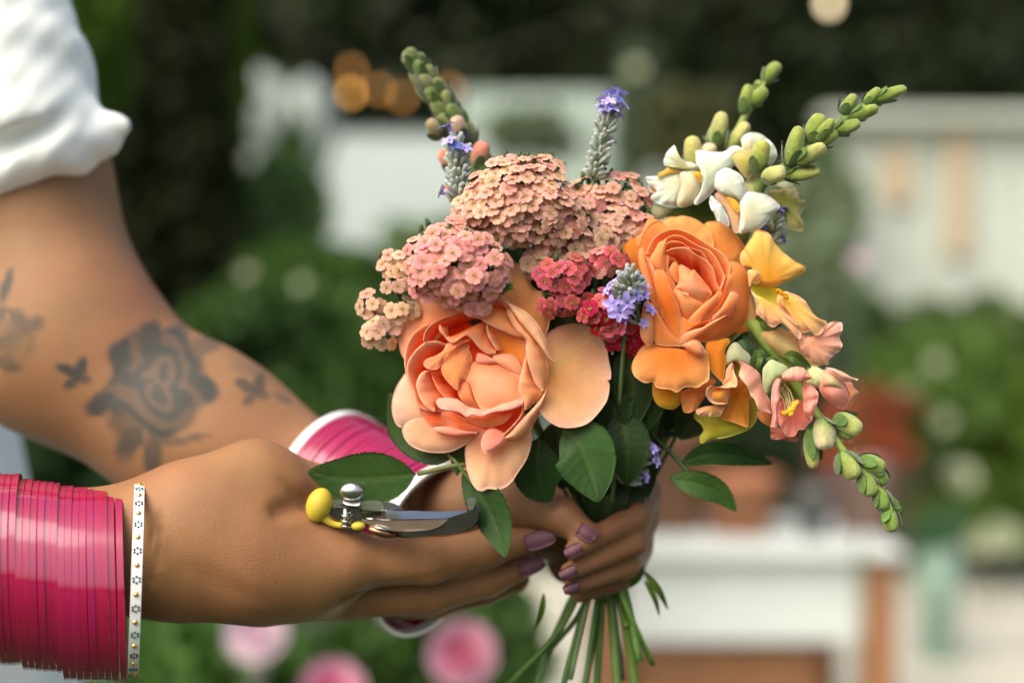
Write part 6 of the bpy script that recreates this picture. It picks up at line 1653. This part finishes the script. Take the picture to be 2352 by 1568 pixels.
for x0, y0, x1, y1 in ((1440, 750, 1505, 945), (1452, 700, 1530, 935), (1470, 690, 1545, 920), (1490, 660, 1590, 850), (1500, 680, 1556, 905)):
    a_ = P(*zS(x0, y0), 9); e_ = P(*zS(x1, y1), -2)
    sf = tube('stamen', [a_, (a_ + e_) / 2 + [0, -.002, .001], e_], [.00035, .0003], M['petal'], R, 6, col=(.74, .72, .40), samples=10)
    ao = ell('anther', P(*zS(x1 - 6, y1 + 12), -3), (.0012, .0010, .0008), M['disc'], sf, 10, .6)
    for dx, dy in ((0, 0), (14, 22)):
        v, f = dome('a', None, .0010)
        pass
M['anther'] = mat('anther', (.78, .42, .02), rough=.6, var=.2, vscale=900)
for o in bpy.data.objects:
    if o.name.startswith('anther'): o.data.materials[0] = M['anther']
for x1, y1 in ((1485, 960), (1545, 930), (1560, 965), (1585, 895), (1615, 860), (1575, 920)):
    ell('anther', P(*zS(x1, y1), -3.2), (.0016, .0011, .0012), M['anther'], R, 10, rnd.uniform(0, 3))
# half-open bud right of it
bud(R, zS(1700, 570) + (8,), zS(1900, 600) + (6,), 32, (.46, .58, .24), (.60, .66, .34), 0, 3, name='tube', blunt=1.6)
petal(R, zS, [(1860, 600), (1900, 520), (1960, 500), (2040, 560), (2100, 640), (2160, 720), (2180, 790), (2160, 860), (2085, 915), (2000, 880), (1900, 800), (1845, 700)], 3, (.90, .44, .30), (.90, .46, .34), 7, (0, 0), rim=(.92, .5, .4), c=(2010, 720))
petal(R, zS, [(1900, 530), (1960, 540), (2050, 600), (2110, 680), (2130, 760), (2040, 720), (1960, 710), (1880, 680), (1870, 600)], 0, (.66, .66, .34), (.88, .56, .36), 5, (2, 0), rim=(.92, .62, .46))
petal(R, zS, [(1910, 490), (2000, 500), (2100, 540), (2180, 590), (2240, 605), (2240, 625), (2190, 620), (2160, 636), (2090, 632), (2040, 580), (1980, 530)], -2, (.88, .66, .46), (.88, .72, .56), 3, (3, -2), rim=(.92, .78, .68), ruf=.5)
petal(R, zS, [(2095, 640), (2180, 640), (2210, 700), (2255, 745), (2220, 800), (2170, 880), (2090, 915), (2160, 860), (2180, 790), (2150, 700)], 3, (.88, .42, .14), (.92, .52, .38), 3, (3, 0), rim=(.92, .40, .36))
# hanging buds
HG = (.15, .26, .04); HY = (.44, .48, .12)
for i, (b, e, r, cb_, sl) in enumerate([
        ((1885, 960, 4), (1898, 1032, -2), 30, (.66, .58, .34), .35), ((1915, 960, 4), (1980, 985, -2), 27, (.50, .54, .16), .62), ((1915, 975, 6), (1962, 1002, 3), 20, (.26, .36, .06), .5),
        ((1862, 975, 8), (1868, 1076, 5), 22, (.48, .50, .12), .75), ((1934, 1038, 0), (1962, 1100, -4), 30, (.46, .50, .14), .7), ((1970, 1055, 2), (2032, 1080, -2), 25, (.26, .36, .07), .8),
        ((1985, 1085, 0), (2000, 1140, -4), 24, (.34, .42, .10), .8), ((1998, 1068, 4), (2036, 1112, 0), 22, HG, .8), ((2022, 1125, 0), (2034, 1172, -4), 22, HG, .9), ((2040, 1140, 2), (2064, 1180, 0), 18, HG, .9),
        ((2042, 1165, -1), (2048, 1222, -4), 22, (.20, .30, .05), .7)]):
    bud(R, b, e, r, HG, cb_, 3 if i else 2, 120 + i, sepal_len=sl, scol=(.085, .165, .035))
# fine hairs on the hanging spike
parts = []
for k in range(260):
    s = rnd.random(); q = np.array([(1900, 985), (1960, 1060), (2005, 1105), (2050, 1180)]); c = cr(q.astype(float), 50)[int(s * 49)]
    a = rnd.uniform(0, 6.28); rr = rnd.uniform(20, 34) * (1 - .4 * s)
    p0 = P(c[0] + rr * .8 * math.cos(a), c[1] + rr * .8 * math.sin(a), rnd.uniform(-4, 3)); p1 = P(c[0] + (rr + 7) * math.cos(a + .1), c[1] + (rr + 7) * math.sin(a + .1), rnd.uniform(-5, 4))
    parts.append((*tube_vf([p0, p1], [.00010, .00003], 3), (.30, .36, .16)))
v, f, c = joinm(parts); hh = mk('hairs', v, f, M['stem'], R, c); hh['kind'] = 'stuff'
stem_to(R, (1640, 800, 36), (1500, 1640), .0024, (.10, .17, .03))

# ---- greenery filling the bouquet's heart: dark leaves between the flowers ----
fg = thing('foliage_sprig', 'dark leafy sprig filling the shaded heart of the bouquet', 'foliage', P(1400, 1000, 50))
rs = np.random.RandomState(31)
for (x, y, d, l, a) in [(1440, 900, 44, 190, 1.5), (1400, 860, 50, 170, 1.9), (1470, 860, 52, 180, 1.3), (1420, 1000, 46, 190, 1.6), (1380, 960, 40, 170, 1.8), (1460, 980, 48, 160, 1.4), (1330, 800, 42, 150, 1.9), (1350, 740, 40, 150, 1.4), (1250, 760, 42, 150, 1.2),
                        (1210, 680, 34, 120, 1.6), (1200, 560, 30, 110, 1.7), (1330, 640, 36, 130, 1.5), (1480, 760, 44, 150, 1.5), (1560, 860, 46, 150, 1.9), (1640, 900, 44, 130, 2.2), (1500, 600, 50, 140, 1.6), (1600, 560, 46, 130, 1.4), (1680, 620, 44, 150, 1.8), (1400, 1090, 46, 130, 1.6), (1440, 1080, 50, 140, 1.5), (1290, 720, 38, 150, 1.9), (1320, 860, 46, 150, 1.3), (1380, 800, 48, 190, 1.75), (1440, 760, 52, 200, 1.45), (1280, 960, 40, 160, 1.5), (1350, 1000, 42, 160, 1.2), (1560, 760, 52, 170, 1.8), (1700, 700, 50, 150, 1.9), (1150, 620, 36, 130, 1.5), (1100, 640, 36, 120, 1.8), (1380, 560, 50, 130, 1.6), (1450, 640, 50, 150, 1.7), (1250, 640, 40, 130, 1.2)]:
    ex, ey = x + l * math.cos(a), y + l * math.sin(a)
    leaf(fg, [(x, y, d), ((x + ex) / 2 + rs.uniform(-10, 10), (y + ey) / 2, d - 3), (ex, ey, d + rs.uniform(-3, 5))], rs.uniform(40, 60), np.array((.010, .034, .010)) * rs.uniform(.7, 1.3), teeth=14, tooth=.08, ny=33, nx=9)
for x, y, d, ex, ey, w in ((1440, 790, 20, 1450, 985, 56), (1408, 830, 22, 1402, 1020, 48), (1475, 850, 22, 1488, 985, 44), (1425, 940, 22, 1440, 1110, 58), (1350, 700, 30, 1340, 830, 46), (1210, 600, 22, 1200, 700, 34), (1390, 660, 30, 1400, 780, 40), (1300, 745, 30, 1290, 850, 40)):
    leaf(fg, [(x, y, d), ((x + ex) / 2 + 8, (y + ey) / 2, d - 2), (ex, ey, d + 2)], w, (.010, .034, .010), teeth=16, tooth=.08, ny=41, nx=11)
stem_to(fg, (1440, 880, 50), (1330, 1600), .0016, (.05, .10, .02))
# extra stems and trimmed leaf blades under the fist
ts = thing('foliage_sprig', 'bunch of fine green stems and blades below the gripping hand', 'foliage', P(1385, 1240, 62))
for sx, sy in ((1165, 1575), (1255, 1500), (1315, 1660), (1440, 1440), (1500, 1525)):
    tube('stem', [P(1385 + (sx - 1340) * .12, 1200, 62 + rnd.uniform(-8, 8)), P(1380 + (sx - 1340) * .22, 1320, 60), P((1380 + sx) / 2 + 12, (1320 + sy) / 2, 62 + rnd.uniform(-8, 8)), P(sx, sy, 62 + rnd.uniform(-10, 10))], [.0012, .0015, .0014], M['stem'], ts, 8, col=lerp((.045, .10, .014), (.08, .17, .02), rnd.random()), samples=20)
for (x0, y0, x1, y1, w) in ((1478, 1310, 1535, 1400, 9), (1480, 1330, 1515, 1415, 7), (1250, 1360, 1228, 1450, 7), (1470, 1290, 1445, 1350, 14)):
    leaf(ts, [(x0, y0, 60), ((x0 + x1) / 2 + 6, (y0 + y1) / 2, 58), (x1, y1, 64)], w, (.07, .15, .03), teeth=.01, tooth=0, ny=17, nx=7)
